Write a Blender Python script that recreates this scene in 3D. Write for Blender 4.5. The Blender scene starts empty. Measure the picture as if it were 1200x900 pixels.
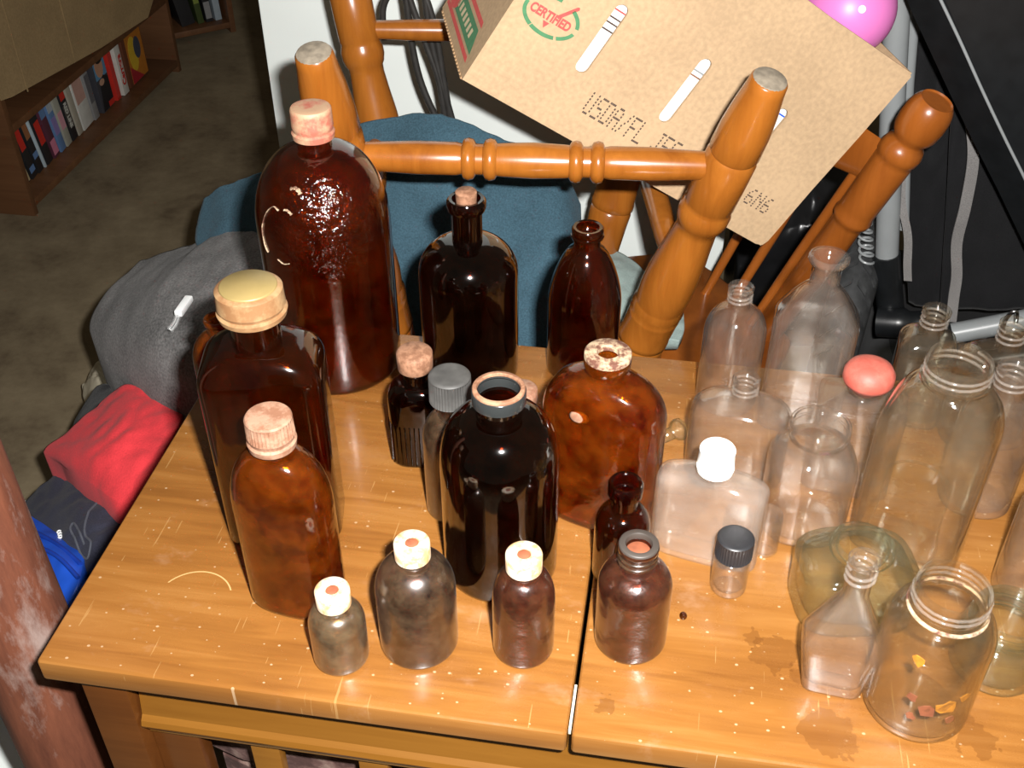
import bpy, bmesh, math, random
import numpy as np
from mathutils import Vector, Matrix, noise
random.seed(7)
S = bpy.context.scene
COL = S.collection
TZ = 0.75                                   # table top height

# ------------------------------------------------------------------ camera, light, exposure
CAM = Vector((0.467, -0.492, 1.47))
PITCH, YAW, ROLL = 0.6654, -0.162, -0.0032
fw = Vector((math.sin(YAW)*math.cos(PITCH), math.cos(YAW)*math.cos(PITCH), -math.sin(PITCH)))
rt = Vector((math.cos(YAW), -math.sin(YAW), 0)); up = rt.cross(fw)
rt, up = rt*math.cos(ROLL)+up*math.sin(ROLL), up*math.cos(ROLL)-rt*math.sin(ROLL)
cd = bpy.data.cameras.new('camera'); cam = bpy.data.objects.new('camera', cd); COL.objects.link(cam)
cd.sensor_width = 36; cd.lens = 39.0; cd.clip_start = 0.02
MR = Matrix((rt, up, -fw)).transposed()
cam.matrix_world = Matrix.Translation(CAM) @ MR.to_4x4()
S.camera = cam
S.view_settings.view_transform = 'Standard'; S.view_settings.look = 'None'
S.view_settings.gamma = 1.0; S.view_settings.exposure = 0.0; S.view_settings.use_curve_mapping = False
S.cycles.transparent_max_bounces = 40
S.cycles.max_bounces = 10
S.cycles.sample_clamp_indirect = 4.0
w = bpy.data.worlds.new('world'); S.world = w; w.use_nodes = True
w.node_tree.nodes['Background'].inputs[0].default_value = (1.0, 0.86, 0.66, 1)
w.node_tree.nodes['Background'].inputs[1].default_value = 0.07
fl = bpy.data.lights.new('camera_flash_offscreen', 'AREA'); fl.shape = 'RECTANGLE'; fl.size = 0.032; fl.size_y = 0.018
fl.energy = 46.0; fl.color = (1.0, 0.98, 0.95)
flo = bpy.data.objects.new('camera_flash_offscreen', fl); COL.objects.link(flo)
flo.matrix_world = Matrix.Translation(CAM + rt*0.055 + up*0.045 - fw*0.01) @ MR.to_4x4()

# ------------------------------------------------------------------ materials
def nt(name):
    m = bpy.data.materials.new(name); m.use_nodes = True
    t = m.node_tree; b = t.nodes['Principled BSDF']
    return m, t, b
def col(c): return (c[0], c[1], c[2], 1)
def N(t, typ, **kw):
    n = t.nodes.new(typ)
    for k, v in kw.items():
        if k.startswith('i_'):
            key = k[2:]
            n.inputs[int(key) if key.isdigit() else key.replace('_', ' ')].default_value = v
        else: setattr(n, k, v)
    return n
def coords(t, scale=(1, 1, 1), loc=(0, 0, 0), rot=(0, 0, 0)):
    c = N(t, 'ShaderNodeTexCoord'); mp = N(t, 'ShaderNodeMapping')
    mp.inputs['Scale'].default_value = scale; mp.inputs['Location'].default_value = loc; mp.inputs['Rotation'].default_value = rot
    t.links.new(c.outputs['Object'], mp.inputs['Vector']); return mp.outputs[0]
def ramp(t, fac, stops):
    r = N(t, 'ShaderNodeValToRGB'); e = r.color_ramp.elements
    while len(e) < len(stops): e.new(0.5)
    for i, (p, c) in enumerate(stops):
        e[i].position = p; e[i].color = col(c) if len(c) == 3 else c
    t.links.new(fac, r.inputs[0]); return r.outputs[0]
def mix(t, fac, a, b, typ='MIX'):
    m = N(t, 'ShaderNodeMix', data_type='RGBA', blend_type=typ)
    for s, v in ((m.inputs[0], fac), (m.inputs[6], a), (m.inputs[7], b)):
        if hasattr(v, 'is_output') or isinstance(v, bpy.types.NodeSocket): t.links.new(v, s)
        else: s.default_value = v if isinstance(v, (int, float)) else col(v)
    return m.outputs[2]
def math_(t, op, a, b=0.0, c=0.0):
    m = N(t, 'ShaderNodeMath', operation=op)
    for i, v in enumerate((a, b, c)):
        if isinstance(v, bpy.types.NodeSocket): t.links.new(v, m.inputs[i])
        else: m.inputs[i].default_value = v
    return m.outputs[0]
def bump(t, b, h, strength=0.3, dist=0.002):
    n = N(t, 'ShaderNodeBump'); n.inputs['Strength'].default_value = strength; n.inputs['Distance'].default_value = dist
    t.links.new(h, n.inputs['Height']); t.links.new(n.outputs[0], b.inputs['Normal'])

def plain(name, c, rough=0.5, var=0.15, scale=30, metal=0.0, bmp=0.0, spec=0.5):
    m, t, b = nt(name); v = coords(t)
    n = N(t, 'ShaderNodeTexNoise', i_Scale=scale, i_Detail=5.0); t.links.new(v, n.inputs['Vector'])
    lo = tuple(max(0, x*(1-var)) for x in c); hi = tuple(min(1, x*(1+var)) for x in c)
    t.links.new(ramp(t, n.outputs[0], [(0.3, lo), (0.7, hi)]), b.inputs['Base Color'])
    b.inputs['Roughness'].default_value = rough; b.inputs['Metallic'].default_value = metal
    b.inputs['Specular IOR Level'].default_value = spec
    if bmp: bump(t, b, n.outputs[0], bmp, 0.003)
    return m

def wood(name, c1, c2, axis=0, scale=1.0, rough=0.28, coat=0.3):
    m, t, b = nt(name)
    sc = [60*scale]*3; sc[axis] = 4*scale
    v = coords(t, tuple(sc))
    n = N(t, 'ShaderNodeTexNoise', i_Scale=1.0, i_Detail=8.0, i_Roughness=0.65, i_Distortion=0.6); t.links.new(v, n.inputs['Vector'])
    v2 = coords(t, tuple(s*0.18 for s in sc)); n2 = N(t, 'ShaderNodeTexNoise', i_Scale=1.0, i_Detail=3.0); t.links.new(v2, n2.inputs['Vector'])
    f = math_(t, 'ADD', math_(t, 'MULTIPLY', n.outputs[0], 0.55), math_(t, 'MULTIPLY', n2.outputs[0], 0.45))
    t.links.new(ramp(t, f, [(0.3, c1), (0.7, c2)]), b.inputs['Base Color'])
    b.inputs['Roughness'].default_value = rough; b.inputs['Coat Weight'].default_value = coat; b.inputs['Coat Roughness'].default_value = 0.12
    bump(t, b, n.outputs[0], 0.08, 0.001)
    return m

def table_wood():
    m, t, b = nt('table_wood')
    v = coords(t, (5, 70, 70)); n = N(t, 'ShaderNodeTexNoise', i_Scale=1.0, i_Detail=8.0, i_Roughness=0.6, i_Distortion=0.8); t.links.new(v, n.inputs['Vector'])
    v2 = coords(t, (3, 8, 8)); n2 = N(t, 'ShaderNodeTexNoise', i_Scale=1.0, i_Detail=4.0); t.links.new(v2, n2.inputs['Vector'])
    f = math_(t, 'ADD', math_(t, 'MULTIPLY', n.outputs[0], 0.5), math_(t, 'MULTIPLY', n2.outputs[0], 0.5))
    c = ramp(t, f, [(0.30, (0.130, 0.046, 0.009)), (0.50, (0.215, 0.086, 0.018)), (0.72, (0.31, 0.145, 0.040))])
    # worn, paler streaks across the grain (scratches) and pale specks
    v3 = coords(t, (420, 16, 9), rot=(0, 0, 0.08)); sN = N(t, 'ShaderNodeTexNoise', i_Scale=1.0, i_Detail=2.0); t.links.new(v3, sN.inputs['Vector'])
    v4 = coords(t, (9, 9, 9)); mN = N(t, 'ShaderNodeTexNoise', i_Scale=1.0, i_Detail=2.0); t.links.new(v4, mN.inputs['Vector'])
    sc = math_(t, 'MULTIPLY', math_(t, 'GREATER_THAN', sN.outputs[0], 0.70), math_(t, 'GREATER_THAN', mN.outputs[0], 0.50))
    c = mix(t, math_(t, 'MULTIPLY', sc, 0.30), c, (0.48, 0.30, 0.12))
    vo = N(t, 'ShaderNodeTexVoronoi', voronoi_dimensions='2D', i_Scale=85.0); t.links.new(coords(t, (1, 1.3, 1)), vo.inputs['Vector'])
    wn = N(t, 'ShaderNodeSeparateColor'); t.links.new(vo.outputs['Color'], wn.inputs[0])
    rad = math_(t, 'MULTIPLY', math_(t, 'MAXIMUM', math_(t, 'SUBTRACT', wn.outputs[0], 0.72), 0.0), 0.42)
    dots = math_(t, 'LESS_THAN', vo.outputs['Distance'], rad)
    c = mix(t, math_(t, 'MULTIPLY', dots, 0.42), c, (0.55, 0.42, 0.27))
    # pale worn patch areas
    v5 = coords(t, (14, 22, 10)); wN = N(t, 'ShaderNodeTexNoise', i_Scale=1.0, i_Detail=6.0, i_Roughness=0.7); t.links.new(v5, wN.inputs['Vector'])
    wr = ramp(t, wN.outputs[0], [(0.58, (0, 0, 0)), (0.75, (1, 1, 1))])
    c = mix(t, math_(t, 'MULTIPLY', wr, 0.40), c, (0.36, 0.21, 0.12))
    # dark drips
    tc = N(t, 'ShaderNodeTexCoord'); nz = N(t, 'ShaderNodeTexNoise', i_Scale=90.0); t.links.new(tc.outputs['Object'], nz.inputs['Vector'])
    for (x, y, r) in ((0.583, 0.100, 0.018), (0.606, 0.083, 0.012), (0.622, 0.030, 0.020), (0.452, 0.030, 0.007), (0.565, 0.112, 0.008), (0.73, 0.045, 0.014)):
        d = N(t, 'ShaderNodeVectorMath', operation='DISTANCE'); t.links.new(tc.outputs['Object'], d.inputs[0]); d.inputs[1].default_value = (x, y, TZ)
        dd = math_(t, 'ADD', d.outputs['Value'], math_(t, 'MULTIPLY', math_(t, 'SUBTRACT', nz.outputs[0], 0.5), 0.035))
        c = mix(t, math_(t, 'MULTIPLY', math_(t, 'LESS_THAN', dd, r), 0.4), c, (0.09, 0.03, 0.006))
    # the arc of an old glass ring
    d = N(t, 'ShaderNodeVectorMath', operation='DISTANCE'); t.links.new(tc.outputs['Object'], d.inputs[0]); d.inputs[1].default_value = (0.100, 0.080, TZ)
    sx = N(t, 'ShaderNodeSeparateXYZ'); t.links.new(tc.outputs['Object'], sx.inputs[0])
    ring = math_(t, 'LESS_THAN', math_(t, 'ABSOLUTE', math_(t, 'SUBTRACT', d.outputs['Value'], 0.032)), 0.0006)
    ring = math_(t, 'MULTIPLY', ring, math_(t, 'GREATER_THAN', sx.outputs[1], 0.0955))
    c = mix(t, math_(t, 'MULTIPLY', ring, 0.6), c, (0.62, 0.42, 0.18))
    t.links.new(c, b.inputs['Base Color'])
    t.links.new(ramp(t, wN.outputs[0], [(0.4, (0.2, 0.2, 0.2)), (0.75, (0.42, 0.42, 0.42))]), b.inputs['Roughness'])
    b.inputs['Coat Weight'].default_value = 0.25; b.inputs['Coat Roughness'].default_value = 0.1
    bump(t, b, n.outputs[0], 0.06, 0.001)
    return m

def glass(name, face, edge, dust_glow=0.0, dust_glow_col=(0.6, 0.55, 0.48), bmp=0.0, bscale=60, rough=0.06, dscale=18, patch=None, dmin=0.35, refr=0.4, ior=1.25, epow=2.2, f0=0.06):
    """Bottle glass: light goes straight through its thin wall, tinted more where the wall is seen at a slant; Schlick reflection on top."""
    m = bpy.data.materials.new(name); m.use_nodes = True; t = m.node_tree; t.nodes.clear()
    out = N(t, 'ShaderNodeOutputMaterial')
    v = coords(t)
    lw = N(t, 'ShaderNodeLayerWeight', i_Blend=0.5)
    f = lw.outputs['Facing']
    sch = math_(t, 'ADD', math_(t, 'MULTIPLY', math_(t, 'POWER', f, 3.5), 0.9), f0)
    tr = N(t, 'ShaderNodeBsdfTransparent')
    t.links.new(mix(t, math_(t, 'POWER', f, epow), face, edge), tr.inputs[0])
    gl = N(t, 'ShaderNodeBsdfGlossy'); gl.inputs['Roughness'].default_value = rough; gl.inputs[0].default_value = (1, 1, 1, 1)
    if bmp:
        n = N(t, 'ShaderNodeTexNoise', i_Scale=bscale, i_Detail=3.0); t.links.new(v, n.inputs['Vector'])
        bn = N(t, 'ShaderNodeBump'); bn.inputs['Strength'].default_value = bmp; bn.inputs['Distance'].default_value = 0.004
        t.links.new(n.outputs[0], bn.inputs['Height']); t.links.new(bn.outputs[0], gl.inputs['Normal'])
        if patch:
            d = N(t, 'ShaderNodeVectorMath', operation='DISTANCE'); t.links.new(v, d.inputs[0]); d.inputs[1].default_value = patch[0]
            k = ramp(t, math_(t, 'DIVIDE', d.outputs['Value'], patch[1]), [(0.55, (1, 1, 1)), (1.0, (0.04, 0.04, 0.04))])
            t.links.new(math_(t, 'MULTIPLY', k, bmp), bn.inputs['Strength'])
    rf = N(t, 'ShaderNodeBsdfRefraction'); rf.inputs['Roughness'].default_value = 0.0; rf.inputs['IOR'].default_value = ior
    t.links.new(tr.inputs[0].links[0].from_socket, rf.inputs[0])
    if bmp: t.links.new(bn.outputs[0], rf.inputs['Normal'])
    m0 = N(t, 'ShaderNodeMixShader'); m0.inputs[0].default_value = refr; t.links.new(tr.outputs[0], m0.inputs[1]); t.links.new(rf.outputs[0], m0.inputs[2])
    mx = N(t, 'ShaderNodeMixShader'); t.links.new(sch, mx.inputs[0]); t.links.new(m0.outputs[0], mx.inputs[1]); t.links.new(gl.outputs[0], mx.inputs[2])
    last = mx.outputs[0]
    if dust_glow:  # real dust on the dusty glasses, a painted inner glow on the amber ones
        n = N(t, 'ShaderNodeTexNoise', i_Scale=dscale, i_Detail=6.0, i_Roughness=0.65); t.links.new(v, n.inputs['Vector'])
        df = N(t, 'ShaderNodeBsdfDiffuse'); df.inputs[0].default_value = col(dust_glow_col)
        k = math_(t, 'MULTIPLY', ramp(t, n.outputs[0], [(0.35, (dmin, dmin, dmin)), (0.7, (1, 1, 1))]), dust_glow)
        m2 = N(t, 'ShaderNodeMixShader'); t.links.new(k, m2.inputs[0]); t.links.new(last, m2.inputs[1]); t.links.new(df.outputs[0], m2.inputs[2])
        last = m2.outputs[0]
    t.links.new(last, out.inputs[0])
    return m

def fabric(name, c, scale=420, var=0.25, rough=0.95, sheen=0.06):
    m, t, b = nt(name); v = coords(t)
    n = N(t, 'ShaderNodeTexNoise', i_Scale=scale, i_Detail=3.0); t.links.new(v, n.inputs['Vector'])
    n2 = N(t, 'ShaderNodeTexNoise', i_Scale=14.0, i_Detail=4.0); t.links.new(v, n2.inputs['Vector'])
    f = math_(t, 'ADD', math_(t, 'MULTIPLY', n.outputs[0], 0.6), math_(t, 'MULTIPLY', n2.outputs[0], 0.4))
    lo = tuple(x*(1-var) for x in c); hi = tuple(min(1, x*(1+var)) for x in c)
    t.links.new(ramp(t, f, [(0.35, lo), (0.65, hi)]), b.inputs['Base Color'])
    b.inputs['Roughness'].default_value = rough; b.inputs['Sheen Weight'].default_value = sheen; b.inputs['Specular IOR Level'].default_value = 0.15
    bump(t, b, n.outputs[0], 0.35, 0.002)
    return m

def rusty(name, base, stain, rough=0.75, scale=90):
    m, t, b = nt(name); v = coords(t)
    n = N(t, 'ShaderNodeTexNoise', i_Scale=scale, i_Detail=6.0, i_Roughness=0.7); t.links.new(v, n.inputs['Vector'])
    t.links.new(ramp(t, n.outputs[0], [(0.42, stain), (0.58, base)]), b.inputs['Base Color'])
    b.inputs['Roughness'].default_value = rough; bump(t, b, n.outputs[0], 0.3, 0.002)
    return m

def concrete():
    m, t, b = nt('concrete'); v = coords(t)
    n = N(t, 'ShaderNodeTexNoise', i_Scale=2.2, i_Detail=9.0, i_Roughness=0.65); t.links.new(v, n.inputs['Vector'])
    n2 = N(t, 'ShaderNodeTexNoise', i_Scale=9.0, i_Detail=6.0, i_Roughness=0.7); t.links.new(v, n2.inputs['Vector'])
    f = math_(t, 'ADD', math_(t, 'MULTIPLY', n.outputs[0], 0.55), math_(t, 'MULTIPLY', n2.outputs[0], 0.45))
    t.links.new(ramp(t, f, [(0.36, (0.10, 0.068, 0.038)), (0.47, (0.19, 0.145, 0.085)), (0.62, (0.28, 0.222, 0.135))]), b.inputs['Base Color'])
    b.inputs['Roughness'].default_value = 0.8; bump(t, b, n2.outputs[0], 0.15, 0.004)
    return m

def carpet():
    m, t, b = nt('speckled_carpet'); v = coords(t)
    n = N(t, 'ShaderNodeTexNoise', i_Scale=60.0, i_Detail=5.0); t.links.new(v, n.inputs['Vector'])
    t.links.new(ramp(t, n.outputs[0], [(0.38, (0.045, 0.018, 0.014)), (0.5, (0.095, 0.048, 0.040)), (0.62, (0.16, 0.105, 0.085))]), b.inputs['Base Color'])
    b.inputs['Roughness'].default_value = 1.0; bump(t, b, n.outputs[0], 0.6, 0.004)
    return m

def cardboard(name, c):
    m, t, b = nt(name); v = coords(t, (1, 1, 1))
    n = N(t, 'ShaderNodeTexNoise', i_Scale=160.0, i_Detail=4.0); t.links.new(v, n.inputs['Vector'])
    n2 = N(t, 'ShaderNodeTexNoise', i_Scale=7.0, i_Detail=4.0); t.links.new(v, n2.inputs['Vector'])
    f = math_(t, 'ADD', math_(t, 'MULTIPLY', n.outputs[0], 0.5), math_(t, 'MULTIPLY', n2.outputs[0], 0.5))
    lo = tuple(x*0.85 for x in c); hi = tuple(x*1.1 for x in c)
    t.links.new(ramp(t, f, [(0.38, lo), (0.62, hi)]), b.inputs['Base Color']); b.inputs['Roughness'].default_value = 0.85
    b.inputs['Specular IOR Level'].default_value = 0.2
    return m

M = {}
M['table'] = table_wood()
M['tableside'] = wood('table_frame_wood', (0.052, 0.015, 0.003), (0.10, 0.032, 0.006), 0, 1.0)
M['rail'] = wood('rail_wood', (0.13, 0.05, 0.006), (0.20, 0.085, 0.012), 0, 1.0)
M['chair'] = wood('honey_chair_wood', (0.20, 0.055, 0.006), (0.40, 0.135, 0.018), 2, 0.7, 0.25, 0.5)
M['chair2'] = wood('orange_chair_wood', (0.18, 0.045, 0.006), (0.33, 0.095, 0.014), 2, 0.7, 0.28, 0.4)
M['shelf'] = wood('shelf_wood', (0.085, 0.034, 0.013), (0.17, 0.075, 0.030), 1, 0.6, 0.5, 0.0)
def post_wood():
    m, t, b = nt('weathered_red_wood')
    n = N(t, 'ShaderNodeTexNoise', i_Scale=1.0, i_Detail=7.0, i_Roughness=0.65); t.links.new(coords(t, (40, 40, 6)), n.inputs['Vector'])
    n2 = N(t, 'ShaderNodeTexNoise', i_Scale=1.0, i_Detail=6.0, i_Roughness=0.7); t.links.new(coords(t, (26, 26, 9)), n2.inputs['Vector'])
    c = ramp(t, n.outputs[0], [(0.35, (0.085, 0.022, 0.009)), (0.65, (0.185, 0.056, 0.025))])
    tc = N(t, 'ShaderNodeTexCoord'); d = N(t, 'ShaderNodeVectorMath', operation='DISTANCE'); t.links.new(tc.outputs['Object'], d.inputs[0]); d.inputs[1].default_value = (0.0, -0.05, 0.70)
    k = math_(t, 'ADD', math_(t, 'MULTIPLY', math_(t, 'SUBTRACT', 0.17, d.outputs['Value']), 4.0), math_(t, 'MULTIPLY', math_(t, 'SUBTRACT', n2.outputs[0], 0.55), 5.0))
    kk = N(t, 'ShaderNodeClamp'); t.links.new(k, kk.inputs[0])
    t.links.new(mix(t, math_(t, 'MULTIPLY', kk.outputs[0], 0.7), c, (0.34, 0.26, 0.23)), b.inputs['Base Color'])
    b.inputs['Roughness'].default_value = 0.75; bump(t, b, n.outputs[0], 0.25, 0.003)
    return m
M['post'] = post_wood()
OR = (0.42, 0.085, 0.006)  # saturated diffuse share of the amber glasses paints light glowing through them
M['amber'] = glass('amber_glass', (0.66, 0.20, 0.022), (0.15, 0.020, 0.002), 0.022, OR, 0.12, 25, 0.08, 14, None, 0.0, 0.8, 1.5)
M['ambersparkle'] = glass('amber_glass_crusted', (0.74, 0.21, 0.022), (0.20, 0.026, 0.003), 0.045, (0.40, 0.06, 0.004), 1.0, 130, 0.10, 16, ((0.012, -0.055, 0.20), 0.065), 0.0, 0.7, 1.5)
M['amberflask'] = glass('amber_flask_glass', (0.85, 0.40, 0.05), (0.34, 0.065, 0.005), 0.10, (0.60, 0.15, 0.010), 0.35, 45, 0.10, 34, None, 0.0, 0.7, 1.5)
M['dark'] = glass('dark_amber_glass', (0.36, 0.085, 0.014), (0.05, 0.009, 0.002), 0.008, (0.35, 0.10, 0.03), 0.05, 20, 0.07, 18, None, 0.0, 0.8, 1.5)
M['dusty'] = glass('dusty_brown_glass', (0.48, 0.17, 0.045), (0.2, 0.065, 0.02), 0.11, (0.40, 0.25, 0.13), 0.1, 40, 0.25, 70, None, 0.1, 0.4, 1.25, 2.2, 0.10)
M['dustypale'] = glass('dusty_olive_glass', (0.70, 0.50, 0.24), (0.36, 0.24, 0.10), 0.15, (0.50, 0.38, 0.22), 0.1, 40, 0.25, 70, None, 0.2, 0.4, 1.25, 2.2, 0.10)
M['redbrown'] = glass('grimy_brown_glass', (0.60, 0.18, 0.04), (0.24, 0.05, 0.012), 0.10, (0.38, 0.14, 0.06), 0.35, 60, 0.22, 70, None, 0.1, 0.4, 1.25, 2.2, 0.10)
M['clear'] = glass('clear_glass', (0.99, 0.985, 0.975), (0.56, 0.54, 0.49), 0.026, (0.95, 0.84, 0.76), 0.2, 14, 0.06, 12, None, 0.15, 0.06, 1.35, 3.4, 0.045)  # pale diffuse share: dirty haze, with brightness of inner reflections painted in
M['hazy'] = glass('hazy_clear_glass', (0.98, 0.97, 0.95), (0.70, 0.68, 0.62), 0.075, (0.95, 0.86, 0.80), 0.25, 18, 0.07, 16, None, 0.3, 0.06, 1.35, 3.4, 0.045)
M['green'] = glass('pale_green_glass', (0.965, 0.985, 0.96), (0.36, 0.46, 0.32), 0.012, (0.75, 0.85, 0.72), 0.25, 14, 0.06, 12, None, 0.1, 0.06, 1.35, 2.8, 0.045)
M['yellowish'] = glass('yellowish_clear_glass', (0.99, 0.985, 0.955), (0.50, 0.47, 0.33), 0.013, (0.9, 0.8, 0.66), 0.25, 14, 0.06, 12, None, 0.1, 0.06, 1.35, 3.0, 0.045)
M['cork'] = rusty('cork', (0.30, 0.15, 0.085), (0.16, 0.07, 0.035))
M['pinkcap'] = rusty('worn_pink_cap', (0.36, 0.10, 0.065), (0.40, 0.25, 0.15), 0.6, 45)
M['tancap'] = rusty('tan_metal_cap', (0.30, 0.185, 0.09), (0.21, 0.105, 0.045), 0.5, 35)
M['rustcap'] = rusty('rusted_cap', (0.30, 0.17, 0.11), (0.20, 0.09, 0.05), 0.7, 80)
M['blackcap'] = plain('black_plastic_cap', (0.018, 0.018, 0.02), 0.4, 0.2, 60)
M['greycap'] = plain('dusty_black_cap', (0.05, 0.048, 0.045), 0.6, 0.35, 60)
M['whitecap'] = plain('white_plastic_cap', (0.85, 0.82, 0.76), 0.45, 0.05, 50)
M['creamcap'] = rusty('cream_crimp_cap', (0.66, 0.55, 0.42), (0.50, 0.28, 0.12), 0.5, 70)
M['rubber'] = plain('brown_rubber', (0.24, 0.07, 0.03), 0.7, 0.3, 90)
M['redrubber'] = rusty('salmon_rubber', (0.36, 0.070, 0.048), (0.41, 0.105, 0.075), 0.6, 40)
M['crust'] = rusty('crusted_deposit', (0.42, 0.30, 0.19), (0.10, 0.035, 0.02), 0.8, 110)
M['orangespot'] = plain('orange_residue', (0.45, 0.17, 0.01), 0.8, 0.25, 200)
M['white'] = plain('white_enamel', (0.90, 0.95, 0.92), 0.35, 0.03, 6)
M['darkedge'] = plain('dark_seal', (0.02, 0.012, 0.015), 0.6)
M['grey'] = fabric('grey_fleece', (0.155, 0.15, 0.148), 300, 0.45)
M['blue'] = fabric('blue_fleece', (0.040, 0.083, 0.112), 420, 0.3)
M['teal'] = fabric('pale_teal_cloth', (0.30, 0.38, 0.36), 500, 0.15)
M['red'] = fabric('red_fleece', (0.66, 0.042, 0.052), 400, 0.12)
M['navy'] = fabric('navy_cotton', (0.030, 0.031, 0.048), 600, 0.3)
M['navytrim'] = fabric('navy_trim', (0.075, 0.08, 0.10), 600, 0.2)
M['bag'] = plain('blue_nylon', (0.012, 0.085, 0.55), 0.45, 0.2, 12)
M['bagtrim'] = plain('blue_piping', (0.006, 0.04, 0.32), 0.5, 0.2, 30)
M['paper'] = plain('cream_paper', (0.62, 0.56, 0.42), 0.8, 0.15, 25)
M['board'] = cardboard('kraft_cardboard', (0.50, 0.345, 0.205))
M['boarddim'] = cardboard('old_cardboard', (0.36, 0.25, 0.125))
M['boardedge'] = cardboard('cardboard_edge', (0.44, 0.28, 0.15))
M['inkgreen'] = plain('green_ink', (0.07, 0.22, 0.10), 0.8, 0.12, 120)
M['inkred'] = plain('red_ink', (0.62, 0.085, 0.075), 0.8, 0.1, 120)
M['inkblack'] = plain('black_ink', (0.07, 0.045, 0.035), 0.8, 0.3, 300)
M['inkpale'] = plain('pale_ink', (0.66, 0.54, 0.34), 0.8, 0.1, 100)
M['printwhite'] = plain('white_paper_print', (0.88, 0.90, 0.90), 0.5, 0.04, 40)
M['pink'] = plain('pink_vinyl', (0.70, 0.19, 0.50), 0.4, 0.04, 8)
M['cord'] = plain('black_cord', (0.03, 0.028, 0.026), 0.4, 0.2, 60)
M['tube'] = plain('grey_painted_tube', (0.27, 0.285, 0.29), 0.35, 0.06, 20)
M['nylon'] = fabric('black_nylon', (0.009, 0.009, 0.010), 700, 0.3, 0.7, 0.1)
M['piping'] = fabric('grey_webbing', (0.20, 0.19, 0.185), 700, 0.25)
M['blackplastic'] = plain('black_moulded_plastic', (0.009, 0.010, 0.011), 0.32, 0.2, 40)
M['tyre'] = plain('tyre_rubber', (0.030, 0.031, 0.032), 0.65, 0.4, 60)
M['metal'] = plain('bright_metal', (0.6, 0.6, 0.6), 0.25, 0.1, 40, 1.0)
M['glide'] = plain('grey_glide', (0.24, 0.20, 0.15), 0.6, 0.3, 120)
M['floor'] = concrete(); M['carpet'] = carpet()
M['wall'] = plain('painted_wall', (0.28, 0.24, 0.18), 0.9, 0.08, 3)
M['bagblack'] = plain('black_bin_liner', (0.012, 0.012, 0.013), 0.25, 0.2, 20, 0, 0.3)
def flat(name, c, rough=0.45): return plain(name, c, rough, 0.08, 50)

# ------------------------------------------------------------------ geometry helpers
def tag(o, label, cat, group=None, kind=None):
    o['label'] = label; o['category'] = cat
    if group: o['group'] = group
    if kind: o['kind'] = kind
    return o
def empty(name, loc=(0, 0, 0), rz=0):
    o = bpy.data.objects.new(name, None); COL.objects.link(o); o.location = loc; o.rotation_euler = (0, 0, rz)
    o.empty_display_size = 0.02
    return o
def mesh_obj(name, vs, fs, mat, parent=None, smooth=True, auto=None):
    me = bpy.data.meshes.new(name); me.from_pydata([tuple(v) for v in vs], [], fs); me.update()
    bm = bmesh.new(); bm.from_mesh(me); bmesh.ops.recalc_face_normals(bm, faces=bm.faces); bm.to_mesh(me); bm.free()
    if smooth: me.polygons.foreach_set('use_smooth', [True]*len(me.polygons))
    if auto is not None: me.set_sharp_from_angle(angle=auto)
    me.materials.append(mat)
    o = bpy.data.objects.new(name, me); COL.objects.link(o)
    if parent is not None: o.parent = parent
    return o
def bm_obj(name, bm, mat, parent=None, smooth=False, auto=None):
    me = bpy.data.meshes.new(name); bmesh.ops.recalc_face_normals(bm, faces=bm.faces); bm.to_mesh(me); bm.free()
    if smooth: me.polygons.foreach_set('use_smooth', [True]*len(me.polygons))
    if auto is not None: me.set_sharp_from_angle(angle=auto)
    me.materials.append(mat)
    o = bpy.data.objects.new(name, me); COL.objects.link(o)
    if parent is not None: o.parent = parent
    return o
def box(name, lo, hi, mat, parent=None, bev=0.0, mtx=None):
    bm = bmesh.new(); bmesh.ops.create_cube(bm, size=1)
    lo, hi = Vector(lo), Vector(hi); c = (lo+hi)/2; s = hi-lo
    for v in bm.verts: v.co = Vector((v.co.x*s.x, v.co.y*s.y, v.co.z*s.z))+c
    if bev: bmesh.ops.bevel(bm, geom=list(bm.edges), offset=bev, segments=2, affect='EDGES', profile=0.6)
    if mtx is not None: bmesh.ops.transform(bm, matrix=mtx, verts=bm.verts)
    return bm_obj(name, bm, mat, parent, smooth=bool(bev), auto=0.6 if bev else None)
def ring(z, rx, ry, n=2.0, seg=48, cx=0, cy=0):
    out = []
    for i in range(seg):
        a = 2*math.pi*(i+0.5)/seg; c, s = math.cos(a), math.sin(a)
        d = (abs(c)**n + abs(s)**n)**(-1.0/n)
        out.append((cx+rx*c*d, cy+ry*s*d, z))
    return out
def loft(rings, cap0=True, cap1=True, close=True):
    vs, fs = [], []; k = len(rings[0])
    for r in rings: vs += r
    for j in range(len(rings)-1):
        for i in range(k if close else k-1):
            a = j*k+i; b = j*k+(i+1) % k
            fs.append((a, b, b+k, a+k))
    if cap0: fs.append(tuple(reversed(range(k))))
    if cap1: fs.append(tuple(range((len(rings)-1)*k, len(rings)*k)))
    return vs, fs
def frame(axis):
    z = Vector(axis).normalized(); h = Vector((0, 0, 1)) if abs(z.z) < 0.9 else Vector((1, 0, 0))
    x = h.cross(z).normalized(); return x, z.cross(x), z
def turned(name, p0, p1, prof, mat, parent, seg=28):
    """A lathe-turned member from p0 to p1; prof = (t, radius) along it."""
    p0, p1 = Vector(p0), Vector(p1); x, y, z = frame(p1-p0); rs = []
    for t, r in prof:
        c = p0+(p1-p0)*t
        rs.append([tuple(c+x*(r*math.cos(2*math.pi*i/seg))+y*(r*math.sin(2*math.pi*i/seg))) for i in range(seg)])
    v, f = loft(rs); return mesh_obj(name, v, f, mat, parent, True, 0.9)
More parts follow.
